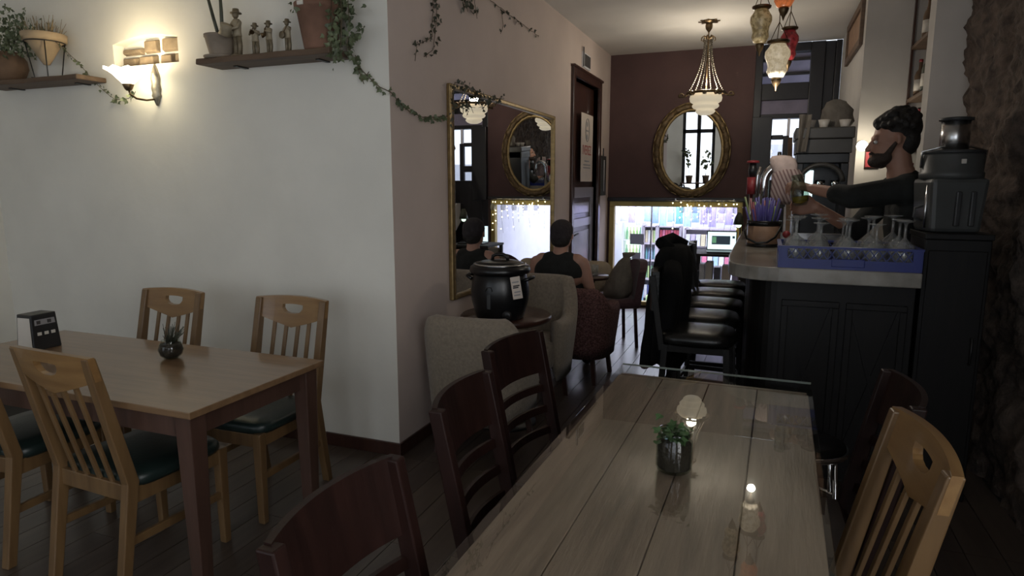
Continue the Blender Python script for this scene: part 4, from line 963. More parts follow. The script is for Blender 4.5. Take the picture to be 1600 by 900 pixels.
# wall lamp below the niche
sc_ = thing('wall_lamp', 'ornate bronze wall lamp with a glowing bell-shaped glass shade', 'lamp', (-3.435, 2.99, 2.09))
mb = MB(); pr = [(-.125, .006), (-.105, .016), (-.085, .024), (-.07, .034), (-.05, .028), (-.03, .036), (0, .030), (.03, .034), (.06, .026), (.085, .018), (.10, .010), (.115, .004)]
vs = []; n = 12
for z, r_ in pr:
    for k in range(n): a = PI*k/(n-1); vs.append((r_*math.cos(a), -.028*math.sin(a)*(r_/.036)**.5-.002, z))
mb.add(vs, [(i*n+k, i*n+k+1, (i+1)*n+k+1, (i+1)*n+k) for i in range(len(pr)-1) for k in range(n-1)] + [(i*n, (i+1)*n, (i+1)*n+n-1, i*n+n-1) for i in range(len(pr)-1)], True).build('back_plate', 'pewter', sc_)
MB().tube([(0, -.025, -.09), (-.01, -.07, -.10), (-.03, -.12, -.095), (-.04, -.15, -.075), (-.045, -.155, -.05)], .006, 8).build('arm', 'bronze', sc_)
MB().lathe([(0, 0), (.012, 0), (.02, .008), (.032, .035), (.030, .038), (0, .038)], 16, c=(-.045, -.155, -.055)).build('cup', 'bronze', sc_)
mb = MB(); vs = []; n = 40; pr = [(.022, 0), (.034, .012), (.052, .030), (.075, .055), (.104, .076), (.118, .082)]
for r_, z in pr:
    for k in range(n): a = 2*PI*k/n; rr = r_*(1+.05*math.cos(10*a)*(r_/.118)**2); vs.append((-.045+rr*math.cos(a), -.155+rr*math.sin(a), -.02+z+.006*math.cos(10*a)*(r_/.118)**2))
mb.add(vs, [(i*n+k, i*n+(k+1) % n, (i+1)*n+(k+1) % n, (i+1)*n+k) for i in range(len(pr)-1) for k in range(n)], True).build('glass_shade', 'sconce_glass', sc_, solid=.003)
MB().ball((-.045, -.155, .015), .022).build('bulb', 'bulb_hot', sc_)
point('wall_lamp_light', (-3.48, 2.835, 2.145), 4.0, (1, .80, .50), .05)

# gilt wall mirror
gm = thing('wall_mirror', 'large gilt-framed wall mirror on the pinkish wall', 'mirror')
a, b, c, d = 3.625, 5.725, .775, 2.10; fw_ = .045
MB().box(XS+.002, XS+.012, a+.03, b-.03, c+.03, d-.03).build('mirror_glass', 'mirror', gm)
for (y0, y1, z0, z1) in ((a, a+fw_, c, d), (b-fw_*.6, b, c, d), (a+fw_, b-fw_*.6, d-fw_*.7, d), (a+fw_, b-fw_*.6, c, c+fw_*.7)):
    o = MB().box(XS+.001, XS+.032, y0, y1, z0, z1).build('frame_rail', 'gold', gm, bevel=.008)
for (y0, y1, z0, z1) in ((a+fw_*.6, a+fw_*.8, c+.04, d-.04),): MB().box(XS+.03, XS+.037, y0, y1, z0, z1).build('bead', 'gold_dark', gm, bevel=.002)
# oval mirror
om = thing('oval_mirror', 'oval mirror in a carved gilt frame on the dark brown wall', 'mirror', (-.853, 7.955, 1.885), 0, rx=math.radians(2.6))
n = 64
MB().prism([(.345*math.cos(2*PI*k/n), .455*math.sin(2*PI*k/n)) for k in range(n)], -.004, .006, ax=1).build('mirror_glass', 'mirror', om)
def oval_ring(rx, rz, w, dy, name, material, wob=0.):
    vs = []; m = 10; nn = 96
    for i in range(nn):
        t_ = 2*PI*i/nn; c_, s_ = math.cos(t_), math.sin(t_)
        for k in range(m):
            q = 2*PI*k/m; ww = w*(1+wob*math.sin(26*t_)); rr = ww*math.cos(q); vs.append(((rx+rr)*c_, dy-abs(ww)*.7*max(0, math.sin(q))*(1+wob*math.sin(13*t_+1)) + .01*min(0, math.sin(q)), (rz+rr)*s_))
    fs = [(i*m+k, ((i+1) % nn)*m+k, ((i+1) % nn)*m+(k+1) % m, i*m+(k+1) % m) for i in range(nn) for k in range(m)]
    return MB().add(vs, fs, True).build(name, material, om)
oval_ring(.352, .462, .020, -.004, 'inner_frame', 'gold'); oval_ring(.396, .502, .036, -.004, 'carved_frame', 'gold_dark', .22); oval_ring(.432, .538, .010, .0, 'outer_frame', 'gold')
# sign above the door, poster on it, thermometer panel
sg = thing('framed_sign', 'small dark square sign in a pale frame above the door', 'sign', (XS, 6.84, 2.757))
MB().box(.0, .014, -.16, .15, -.075, .075).build('frame', 'white_paint', sg, bevel=.003); MB().box(.013, .018, -.09, .13, -.055, .06).build('face', 'ink_dark', sg)
MB().box(.014, .02, -.155, -.13, -.07, .12).build('bracket', 'grey_dark', sg)
po = thing('poster', 'white paper banner with round emblem and red lettering hanging on the door', 'poster', (XS+.004, 6.93, 1.89))
MB().box(-.001, .001, -.24, .24, -.36, .345).build('sheet', 'paper_warm', po)
MX = Matrix.Translation((.0022, 0, 0)) @ Matrix(((0, 0, 1, 0), (1, 0, 0, 0), (0, 1, 0, 0), (0, 0, 0, 1)))
MB().tube([(.002, .075*math.cos(a), .18+.12*math.sin(a)) for a in [2*PI*k/28 for k in range(29)]], .007, 6, cap=False, flat=.3).build('emblem_ring', 'ink_grey', po)
MB().box(.001, .003, -.05, .05, .165, .18).build('emblem_bar', 'ink_grey', po); MB().ball((.002, .0, .11), .035, sc=(.06, 1, .9)).build('emblem_mark', 'ink_grey', po); MB().ball((.002, .0, .24), .028, sc=(.06, 1, 1)).build('emblem_mark', 'ink_grey', po)
text('lettering', 'IVEREZ', .135, 'ink_red', po, MX @ Matrix.Translation((0, -.035, 0)) @ Matrix.Diagonal((.86, 1.05, 1, 1)))
for i, (w_, z) in enumerate(((.12, -.145), (.17, -.185), (.17, -.215))): MB().box(.001, .0022, -.05-w_+.08, w_-.02, z-.007, z+.007).build('small_print', 'ink_grey', po)
tp_ = thing('thermometer_panel', 'narrow grey hanging panel between door and brown wall', 'panel', (XS, 7.69, 1.60))
MB().box(.002, .016, -.12, .12, -.23, .23).build('board', 'grey_plastic', tp_, bevel=.004); MB().box(.004, .010, -.012, .012, .23, .32).build('hanger', 'grey_dark', tp_); MB().tube([(.018, 0, -.18), (.018, 0, .18)], .006).build('tube', 'white_paint', tp_)

# ================================================================== CHANDELIER AND LANTERNS
ch = thing('chandelier', 'bronze chandelier with cream stepped glass bowl hanging before the oval mirror', 'chandelier', (-.60, 6.686, 0))
MB().lathe([(0, 3.02), (.075, 3.02), (.06, 3.008), (.03, 3.0), (.034, 2.975), (.03, 2.95), (.012, 2.925), (.006, 2.915), (0, 2.915)], 20).build('ceiling_rose', 'bronze', ch)
mb = MB()
for k in range(8):
    a = 2*PI*k/8; mb.hexa([(.03*math.cos(a-.3), .03*math.sin(a-.3), 3.005), (.03*math.cos(a+.3), .03*math.sin(a+.3), 3.005), (.10*math.cos(a+.1), .10*math.sin(a+.1), 3.012), (.10*math.cos(a-.1), .10*math.sin(a-.1), 3.012), (.03*math.cos(a-.3), .03*math.sin(a-.3), 3.012), (.03*math.cos(a+.3), .03*math.sin(a+.3), 3.012), (.10*math.cos(a+.1), .10*math.sin(a+.1), 3.016), (.10*math.cos(a-.1), .10*math.sin(a-.1), 3.016)])
mb.build('rose_leaves', 'bronze', ch)
MB().tube([(0, 0, 2.92), (0, 0, 2.38)], .006, 8).build('stem', 'bronze', ch)
for k in range(6):
    a = 2*PI*k/6+.3; mb = MB()
    mb.tube([(.012*math.cos(a), .012*math.sin(a), 2.86), (.04*math.cos(a), .04*math.sin(a), 2.885), (.062*math.cos(a), .062*math.sin(a), 2.87), (.066*math.cos(a), .066*math.sin(a), 2.845), (.05*math.cos(a), .05*math.sin(a), 2.84)], [.008, .007, .006, .005, .004], 6); mb.build('crown_leaf', 'bronze', ch)
for k in range(6):
    a = 2*PI*k/6+.3; mb = MB(); n = 26
    for i in range(n):
        u = i/(n-1); r_ = .035+.135*u**2.1; z = 2.845-.475*u; mb.ball((r_*math.cos(a), r_*math.sin(a), z), .0085, 6, 5, (.8, .8, 1.25))
    mb.build('bead_chain', 'bronze_bright', ch)
MB().tube([(.172*math.cos(q), .172*math.sin(q), 2.362) for q in [2*PI*k/40 for k in range(41)]], .013, 8, cap=False).build('ring', 'bronze', ch)
for k in range(6):
    a = 2*PI*k/6; c_, s_ = math.cos(a), math.sin(a); pts = []
    for i in range(16): q = -1.2+4.6*i/15; rr = .034*(1-i/22); pts.append(((.225+rr*math.cos(q))*c_, (.225+rr*math.cos(q))*s_, 2.345+rr*math.sin(q)))
    MB().tube([(.165*c_, .165*s_, 2.365), (.20*c_, .20*s_, 2.335)]+pts[3:], [.010]*2+[.010-.0004*i for i in range(13)], 7).build('scroll_arm', 'bronze', ch)
    MB().ball((.15*math.cos(a+.52), .15*math.sin(a+.52), 2.348), .020, 10, 8, (1, 1, .6)).build('boss', 'bronze_bright', ch)
MB().lathe([(.09, 2.372), (.118, 2.366), (.142, 2.345), (.152, 2.315), (.146, 2.285), (.122, 2.268), (.112, 2.262), (.124, 2.252), (.126, 2.238), (.112, 2.222), (.088, 2.212), (.082, 2.206), (.092, 2.198), (.092, 2.188), (.074, 2.170), (.045, 2.158), (0, 2.153)], 36).build('glass_bowl', 'lamp_cream', ch)
point('chandelier_light', (-.60, 6.686, 2.43), 15, (1, .91, .76), .05)

def lantern(label, x, y, z, r, h, material, bulb=False, seed=0):
    t = thing('mosaic_lantern', label, 'lantern', (x, y, z), group='hanging glass lanterns')
    MB().lathe([(.30*r, -.5*h), (.55*r, -.47*h), (.80*r, -.30*h), (.72*r, -.16*h), (.80*r, -.02*h), (1.0*r, .16*h), (.97*r, .30*h), (.72*r, .42*h), (.60*r, .5*h)], 24).build('glass_body', material, t)
    MB().lathe([(.60*r, .5*h), (.85*r, .54*h), (.88*r, .60*h), (.82*r, .61*h), (.55*r, .53*h)], 24).build('rim', 'bronze', t)
    MB().lathe([(.33*r, -.48*h), (.42*r, -.54*h), (.30*r, -.66*h), (.12*r, -.76*h), (.06*r, -.84*h), (0, -.88*h)], 16).build('finial', 'bronze', t)
    for k in range(3):
        a = 2*PI*k/3+.4; MB().tube([(.84*r*math.cos(a), .84*r*math.sin(a), .6*h), (.4*r*math.cos(a), .4*r*math.sin(a), .9*h), (0, 0, 1.15*h)], .0025, 5).build('hanger', 'bronze', t)
    MB().tube([(0, 0, 1.13*h), (0, 0, 3.02-z)], .003, 6).build('chain', 'bronze', t)
    if bulb: MB().ball((0, 0, .05*h), .022, sc=(.8, .8, 1.5)).build('bulb', 'lantern_bulb', t)
    return t
lantern('gold mosaic glass lantern, leftmost of the hanging cluster', -.095, 4.47, 2.455, .064, .20, 'lantern_gold')
lantern('pale glass lantern with a lit bulb, lowest of the hanging cluster', .012, 4.47, 2.245, .074, .20, 'lantern_clear', True)
lantern('dark red glass lantern behind the lit lowest one', .075, 4.62, 2.36, .056, .18, 'lantern_red')
lantern('orange glass lantern cut off by the top picture edge', .030, 4.36, 2.63, .072, .20, 'lantern_orange')
point('lantern_light', (.012, 4.44, 2.03), 5, (1, .90, .77), .025)

# ================================================================== THINGS ON THE TABLES
nb = thing('napkin_dispenser', 'black napkin dispenser with white side and printed front on the left table', 'dispenser', (-3.115, 1.955, .75), math.radians(93))
MB().hexa([(-.065, -.055, 0), (.065, -.055, 0), (.065, .055, 0), (-.065, .055, 0), (-.058, -.045, .165), (.058, -.045, .165), (.058, .045, .165), (-.058, .045, .165)]).build('case', 'black_plastic', nb, bevel=.004)
MB().hexa([(-.0665, -.045, .015), (-.0655, -.045, .015), (-.0655, .045, .015), (-.0665, .045, .015), (-.0605, -.037, .150), (-.0595, -.037, .150), (-.0595, .037, .150), (-.0605, .037, .150)]).build('napkins', 'paper', nb)
mb = MB().hexa([(-.048, -.0505, .115), (.048, -.0505, .115), (.048, -.0495, .115), (-.048, -.0495, .115), (-.046, -.0480, .140), (.046, -.0480, .140), (.046, -.0470, .140), (-.046, -.0470, .140)]); mb.build('label_strip', 'ink_grey', nb)
for x in (-.032, 0, .032): MB().box(x-.009, x+.009, -.0545, -.051, .068, .082).build('label_mark', 'paper', nb)
for x in (-.03, .02): MB().box(x-.008, x+.008, -.0525, -.0485, .120, .135).build('label_mark', 'ink_dark', nb)
def jar(label, loc, r, h, tall, leafm, seed):
    t = thing('jar_plant', label, 'potted plant', loc)
    if tall:
        MB().lathe([(0, .003), (r*.9, .003), (r, .012), (r, h*.72), (r*.86, h*.80), (r*.86, h*.86), (r*.95, h*.87), (r*.95, h*.97), (r*.88, h*.97), (r*.8, h*.82)], 28).build('glass_jar', 'jar_glass', t)
        MB().lathe([(0, .008), (r*.92, .012), (r*.94, h*.66), (0, h*.68)], 24).build('soil', 'soil', t)
    else:
        MB().lathe([(0, .002), (r*.55, .002), (r*.85, h*.2), (r, h*.5), (r*.85, h*.82), (r*.68, h*.95), (r*.72, h), (r*.64, h)], 28).build('glass_bowl', 'jar_glass', t)
        MB().lathe([(0, .006), (r*.5, .006), (r*.8, h*.22), (r*.94, h*.5), (r*.8, h*.8), (0, h*.86)], 24).build('soil', 'soil', t)
    rng = random.Random(seed)
    if tall:
        leafy('leaves', [(rng.gauss(0, r*.42), rng.gauss(0, r*.42), h*.80+abs(rng.gauss(0, .018))) for k in range(70)], .024, leafm, t, rng, (0, -.3, 1))
    else:
        mb = MB()
        for k in range(80):
            a = rng.uniform(0, 2*PI); q = rng.uniform(.0, .055); hh = rng.uniform(.03, .085)
            mb.tube([(.4*q*math.cos(a), .4*q*math.sin(a), h*.85), (.012+.7*q*math.cos(a), .7*q*math.sin(a), h*.85+hh*.6), (.022+q*math.cos(a), q*math.sin(a), h*.85+hh)], .0012, 4)
        o = mb.build('grass', 'leaf_dark', t); o['kind'] = 'stuff'
    return t
jar('round glass bowl with dark soil and wispy grass on the left table', (-2.384, 2.035, .75), .052, .082, False, 'leaf_dark', 2)
jar('square-shouldered glass jar with a green succulent on the glass-topped table', (-.19, 1.675, .751), .047, .115, True, 'leaf_bright', 3)

# ================================================================== ON THE BAR
bk = thing('straw_bucket', 'tan leather bucket with black strap holding drinking straws on the bar', 'bucket', (-.005, 4.55, 1.10))
MB().lathe([(0, .0), (.096, 0), (.100, .03), (.100, .15), (.094, .15), (.092, .02), (0, .02)], 30).build('bucket_body', 'tan_leather', bk)
MB().lathe([(.097, 0), (.104, .0), (.104, .022), (.097, .022)], 30).build('base_band', 'black_leather', bk); MB().lathe([(.097, .135), (.104, .135), (.104, .168), (.095, .168)], 30).build('rim_band', 'black_leather', bk)
MB().tube([(-.105, -.03, .15), (-.118, -.06, .10), (-.10, -.09, .055), (-.04, -.118, .03), (.02, -.118, .035), (.07, -.10, .07), (.098, -.055, .125), (.103, -.03, .15)], .007, 8, flat=.5).build('strap', 'black_leather', bk)
rng = random.Random(2)
for k in range(60):
    a = rng.uniform(0, 2*PI); q = rng.uniform(0, .085); o_ = rng.uniform(.2, .55)
    MB().tube([(q*math.cos(a)*.6, q*math.sin(a)*.6, .025), (q*math.cos(a)*(1+o_), q*math.sin(a)*(1+o_), rng.uniform(.24, .32))], .0062, 6).build('straw', ('straw_blue', 'straw_blue', 'straw_blue', 'straw_blue', 'straw_green', 'straw_blue', 'straw_red')[k % 7], bk)
tp_ = thing('beer_tap', 'arched chrome beer tap tower with red badge behind the straw bucket', 'beer tap', (-.02, 4.97, 1.10))
MB().lathe([(0, 0), (.06, 0), (.06, .012), (.04, .025), (0, .025)], 24).build('base', 'chrome', tp_)
pts = [(0, 0, .02), (0, 0, .42)] + [(.085-.085*math.cos(a), 0, .42+.10*math.sin(a)) for a in [PI*k/10 for k in range(1, 11)]] + [(.17, 0, .34)]
MB().tube(pts, [.030]*(len(pts)-2)+[.026, .018], 14).build('arch', 'chrome', tp_)
MB().tube([(-.05, -.03, .02), (-.048, -.03, .46), (-.03, -.03, .52)], .012, 10).build('side_pipe', 'chrome', tp_)
MB().tube([(.085, -.0, .52), (.085, -.02, .58), (.085, -.03, .62)], [.012, .016, .013], 10).build('lever', 'black_plastic', tp_)
MB().lathe([(0, 0), (.035, 0), (.035, .12), (0, .12)], 16, c=(-.085, .04, .33)).build('badge', 'red', tp_); MB().lathe([(0, 0), (.022, 0), (.03, .05), (.022, .10), (0, .10)], 16, c=(-.085, .04, .45)).build('handle', 'black_plastic', tp_); MB().lathe([(0, 0), (.045, 0), (.04, .015), (0, .02)], 16, c=(-.085, .04, .55)).build('cap', 'red', tp_)
MB().tube([(-.085, .04, .0), (-.085, .04, .33)], .014, 10).build('side_pipe', 'chrome', tp_)
# striped towel over the tap
def stripes(name, c1, c2):
    m, nt, b_ = _base(name); L = nt.links; tc = nt.nodes.new('ShaderNodeTexCoord'); wv = nt.nodes.new('ShaderNodeTexWave'); mp = nt.nodes.new('ShaderNodeMapping')
    mp.inputs['Rotation'].default_value = (0, math.radians(25), 0); wv.inputs['Scale'].default_value = 14; wv.inputs['Distortion'].default_value = 1.2; wv.bands_direction = 'X'
    rp = nt.nodes.new('ShaderNodeValToRGB'); rp.color_ramp.elements[0].color = c1 + (1,); rp.color_ramp.elements[1].color = c2 + (1,); rp.color_ramp.elements[0].position = .55; rp.color_ramp.elements[1].position = .68
    L.new(tc.outputs['Object'], mp.inputs['Vector']); L.new(mp.outputs['Vector'], wv.inputs['Vector']); L.new(wv.outputs['Fac'], rp.inputs['Fac']); L.new(rp.outputs['Color'], b_.inputs['Base Color']); b_.inputs['Roughness'].default_value = .95
    M[name] = m
stripes('towel_striped', (.34, .27, .255), (.16, .10, .10))
def cloth_panel(nx, nz, fn): 
    vs = [fn(i/nx, j/nz) for j in range(nz+1) for i in range(nx+1)]
    return vs, [(j*(nx+1)+i, j*(nx+1)+i+1, (j+1)*(nx+1)+i+1, (j+1)*(nx+1)+i) for j in range(nz) for i in range(nx)]
def loft(secs, n, rip):
    vs = []
    for zi, (z, cx, cy, rx, ry) in enumerate(secs):
        for k in range(n): a = 2*PI*k/n; q = 1+rip(a, zi); vs.append((cx+rx*q*math.cos(a), cy+ry*q*math.sin(a), z))
    m = len(secs); return MB().add(vs, [(i*n+k, i*n+(k+1) % n, (i+1)*n+(k+1) % n, (i+1)*n+k) for i in range(m-1) for k in range(n)] + [tuple(range(n)), tuple(reversed([(m-1)*n+k for k in range(n)]))], True)
tw = thing('towel', 'pinkish striped tea towel bunched over the beer tap', 'towel', (.085, 4.87, 1.10))
loft([(.595, -.01, 0, .02, .02), (.59, -.01, 0, .055, .04), (.57, .0, 0, .078, .05), (.53, .01, 0, .085, .052), (.49, .02, 0, .08, .05), (.45, .025, 0, .068, .045)], 30, lambda a, z: .05*math.sin(4*a+z)).build('fold', 'towel', tw)
loft([(.50, .03, -.005, .07, .05), (.46, .035, -.01, .092, .055), (.40, .04, -.012, .10, .055), (.34, .035, -.012, .095, .052), (.29, .03, -.01, .085, .05), (.265, .02, -.008, .06, .035)], 40, lambda a, z: .10*math.sin(7*a+z*.6)+.05*math.sin(13*a)).build('striped_end', 'towel_striped', tw)
o = thing('rose', 'small red rose ornament beside the straw bucket', 'flower', (.13, 4.50, 1.10))
MB().ball((0, 0, .085), .024).build('bloom', 'red', o); MB().tube([(0, 0, 0), (0, 0, .08)], .005).build('stem', 'leaf_dark', o); MB().lathe([(0, 0), (.025, 0), (.02, .008), (0, .01)], 14).build('foot', 'black_plastic', o)
# blue glass rack
rk = thing('glass_rack', 'blue plastic dishwasher rack full of upturned glasses on the bar', 'rack', (.375, 3.63, 1.10))
MB().box(-.30, .30, -.205, .205, .0, .012).build('rack_base', 'blue_plastic', rk)
def rack_side(m_, L, name):
    mb = MB(); mb.box(-L, L, -.006, .006, .0, .045, m_); mb.box(-L, L, -.009, .009, .096, .106, m_)
    mb.box(-L, -L+.035, -.006, .006, .045, .096, m_); mb.box(L-.035, L, -.006, .006, .045, .096, m_)
    n = int(L*2/.04); w_ = (2*L-.07)/n
    for i in range(n):
        x = -L+.035+w_*i
        for (a, b) in (((x, .045), (x+w_, .096)), ((x+w_, .045), (x, .096))): mb.bar(m_ @ Vector((a[0], 0, a[1])), m_ @ Vector((b[0], 0, b[1])), .004, .004)
    mb.build(name, 'blue_plastic', rk)
rack_side(Matrix.Translation((0, -.205, 0)), .30, 'front_side'); rack_side(Matrix.Translation((0, .205, 0)), .30, 'back_side')
for s in (-1, 1): rack_side(Matrix.Translation((s*.30, 0, 0)) @ Matrix.Rotation(PI/2, 4, 'Z'), .205, 'short_side')
MB().box(-.07, .07, -.214, -.208, .012, .05).build('grip', 'blue_plastic', rk, bevel=.003)
wgm = None
gl = []
def wine_glass(x, y, lab, k=1.0):
    global wgm
    if wgm is None:
        wgm = thing('wine_glass', lab, 'glass', group='upturned glasses in the blue rack')
        MB().lathe([(.040, 0), (.042, .0), (.050, .04), (.052, .072), (.042, .105), (.016, .128), (.0065, .140), (.006, .195), (.010, .208), (.040, .217), (.040, .2205), (0, .222)], 22).build('glass', 'drink_glass', wgm)
        g = wgm; g.location = (x, y, 1.113)
    else: g = dup(wgm, (x, y, 1.113), 0, lab)
    g.scale = (k, k, k); return g
for i in range(5):
    for j in range(3):
        x = .375-.232+.116*i; y = 3.63-.135+.135*j
        rowlab = ('front', 'middle', 'back')[j]
        wine_glass(x+random.uniform(-.006, .006), y, 'upturned stemmed glass in the %s row of the blue rack, %s from the left' % (rowlab, ('first', 'second', 'third', 'fourth', 'fifth', 'sixth')[i]), random.choice((.92, 1.0, 1.06)))
# poured beer glass in the bartender's hands
bg_ = thing('beer_glass', 'tilted tulip glass with a little beer in the bartender hands', 'glass', (.178, 3.965, 1.385), 0, ry=math.radians(-10))
MB().lathe([(0, 0), (.03, 0), (.042, .02), (.048, .055), (.044, .09), (.030, .14), (.030, .17), (.028, .17), (.028, .14), (.041, .09), (.045, .055), (.039, .022), (0, .006)], 24).build('glass', 'jar_glass', bg_)
MB().lathe([(0, .007), (.036, .02), (.043, .05), (0, .052)], 20).build('beer', 'beer', bg_)
# grey juicer
jc = thing('juicer', 'grey electric juice extractor with steel chute on the black cabinet', 'juicer', (.805, 3.66, 1.278), math.radians(8))
MB().hexa([(-.105, -.115, 0), (.105, -.115, 0), (.105, .115, 0), (-.105, .115, 0), (-.120, -.128, .25), (.120, -.128, .25), (.120, .128, .25), (-.120, .128, .25)]).build('motor_base', 'grey_plastic', jc, bevel=.02)
for x in (-.005, .055): MB().box(x-.012, x+.012, -.135, -.112, .03, .19).build('vent_slot', 'grey_dark', jc, bevel=.006)
MB().lathe([(.118, .245), (.130, .25), (.132, .275), (.126, .28), (.128, .355), (.122, .365), (0, .366)], 32).build('bowl', 'grey_plastic', jc)
MB().lathe([(.10, .362), (.128, .364), (.128, .376), (.10, .380), (0, .380)], 32).build('lid', 'grey_dark', jc)
MB().lathe([(.055, .378), (.060, .38), (.060, .515), (.052, .515), (.050, .39)], 28).build('chute', 'steel', jc)
MB().lathe([(.052, .512), (.070, .515), (.070, .527), (.05, .530), (0, .530)], 28).build('pusher', 'grey_dark', jc)
MB().tube([(-.13, 0, .30), (-.135, -.01, .375), (-.06, -.03, .395), (.06, -.03, .395), (.135, -.01, .375), (.13, 0, .30)], .006).build('clamp', 'steel', jc)
MB().tube([(-.112, -.06, .22), (-.116, -.065, .10), (-.113, -.06, .02)], .007).build('side_trim', 'steel', jc); MB().tube([(-.112, -.02, .05), (-.15, -.02, .07), (-.145, -.02, .11), (-.112, -.02, .12)], .006).build('spout', 'grey_plastic', jc)
MB().box(-.012, .006, -.139, -.13, .315, .335).build('badge', 'paper', jc)

# back bar, coffee machine
bb = thing('back_counter', 'low black back counter carrying the coffee machine', 'counter', (0, 0, 0))
MB().box(.315, .645, 5.05, 5.93, 0, 1.05).build('body', 'bar_wood', bb, bevel=.004); MB().box(.305, .655, 5.03, 5.95, 1.05, 1.10).build('top', 'bar_wood', bb, bevel=.004)
cm = thing('coffee_machine', 'dark coffee machine with arched front behind the bar', 'coffee machine', (.395, 5.42, 1.10))
mb = MB(); x0, x1 = -.21, .135
mb.box(x0, x1, .0, .22, 0, .72); mb.box(x0, x0+.05, -.18, 0, 0, .55); mb.box(x1-.05, x1, -.18, 0, 0, .55); mb.box(x0, x1, -.18, 0, .55, .62); mb.build('housing', 'machine_black', cm, bevel=.006)
MB().tube([(-.04+.14*math.cos(a), -.19, .42+.12*math.sin(a)) for a in [PI*k/16 for k in range(17)]], .018, 8).build('arch_trim', 'machine_grey', cm)
MB().box(x0-.02, x1+.02, -.22, .24, .72, .80).build('cup_tray', 'machine_grey', cm, bevel=.008); MB().box(x0-.01, x1+.01, -.20, .22, .62, .72).build('fascia', 'machine_grey', cm, bevel=.004)
MB().box(-.145, -.09, -.185, -.178, .20, .50).build('water_gauge', 'screen_white', cm, bevel=.004)
MB().box(-.20, .125, -.21, .0, 0, .05).build('drip_tray', 'steel', cm, bevel=.004)
for x in (-.04, .06): 
    MB().lathe([(0, 0), (.035, 0), (.035, .05), (0, .05)], 18, c=(x, -.11, .38)).build('group_head', 'chrome', cm); MB().tube([(x, -.12, .37), (x+.01, -.24, .35)], .012).build('portafilter', 'black_plastic', cm)
for i, (x, y, s) in enumerate(((-.13, -.08, 1.0), (-.04, -.1, .9), (.10, -.06, 1.0))):
    o = MB().lathe([(0, 0), (.025, 0), (.04, .06), (.037, .06), (.022, .008), (0, .006)], 18).build('cup', 'cup_white', loc=(.395+x, 5.42+y, 1.90)); tag(o, ['white cup at the left of the coffee machine tray', 'white cup in the middle of the coffee machine tray', 'white cup at the right of the coffee machine tray'][i], 'cup')
secs = [(0, .09, .08), (.06, .11, .09), (.14, .10, .085), (.20, .06, .05), (.22, .02, .02)]; vs = []; n = 24
for zi, (z, rx, ry) in enumerate(secs):
    for k in range(n): a = 2*PI*k/n; q = 1+.14*math.sin(3*a+zi)+.08*math.sin(8*a+2*zi); vs.append((rx*q*math.cos(a), ry*q*math.sin(a), z))
o = MB().add(vs, [(i*n+k, i*n+(k+1) % n, (i+1)*n+(k+1) % n, (i+1)*n+k) for i in range(4) for k in range(n)] + [tuple(range(n)), tuple(reversed([4*n+k for k in range(n)]))], True).build('folded_cloth', 'cloth_grey', loc=(.44, 5.50, 1.90)); tag(o, 'crumpled grey cloth on top of the coffee machine', 'cloth')
# hanging cloth left of the machine
o = MB().add(*cloth_panel(8, 10, lambda u, v: (.185+.08*u*(1-.3*v), 5.19-.02*math.sin(6*u+2*v), 1.99-.26*v))).build('rag', 'cloth_grey', solid=.006); tag(o, 'pale rag hanging from the coffee machine tray', 'rag')

# shelves with bottles in the recess
bs = thing('bottle_shelf', 'dark recessed wall shelf of bottles behind the bartender', 'shelf', (0, 0, 0))
for z in (1.40, 1.78, 2.16, 2.56): MB().box(.985, 1.16, 5.16, 6.10, z-.025, z).build('shelf_board', 'shelf_wood', bs, bevel=.003)
MB().box(.985, 1.0, 6.07, 6.10, 0, 3.02).build('upright', 'dark_wood', bs)
bmesh_cache = {}
def bottle(x, y, z, r, h, gm, lm, lab):
    key = (round(r, 3), round(h, 2), gm, lm)
    t = thing('bottle', lab, 'bottle', (x, y, z), group='bottles in the wall recess')
    if key not in bmesh_cache:
        a = MB().lathe([(0, 0), (r, 0), (r, h*.58), (r*.8, h*.68), (r*.36, h*.76), (r*.34, h*.97), (0, h*.97)], 14).build('glass', gm); b = MB().lathe([(r*1.02, h*.18), (r*1.03, h*.18), (r*1.03, h*.48), (r*1.02, h*.48)], 14).build('label', lm); c = MB().lathe([(0, h*.95), (r*.4, h*.95), (r*.4, h*1.02), (0, h*1.02)], 10).build('cap', 'red' if lm == 'paper' else 'black_plastic')
        bmesh_cache[key] = (a.data, b.data, c.data)
        for q in (a, b, c): bpy.data.objects.remove(q)
    for nm, me in zip(('glass', 'label', 'cap'), bmesh_cache[key]):
        o = bpy.data.objects.new(nm, me); COL.objects.link(o); o.parent = t
for zi, z in enumerate((1.40, 1.78, 2.16, 2.56)):
    for k in range(7):
        gmt, lm = (('leaf_dark', 'paper'), ('machine_black', 'paper_warm'), ('clay_brown', 'paper'))[(k+zi) % 3]
        bottle(1.045+.02*((k+zi) % 2), 5.25+.122*k, z, .036, (.26, .30, .28)[(k*2+zi) % 3], gmt, lm, '%s bottle on the %s recess shelf, %s from the column' % (('green', 'black', 'brown')[(k+zi) % 3], ('lowest', 'second', 'third', 'top')[zi], ('first', 'second', 'third', 'fourth', 'fifth', 'sixth', 'seventh')[k]))
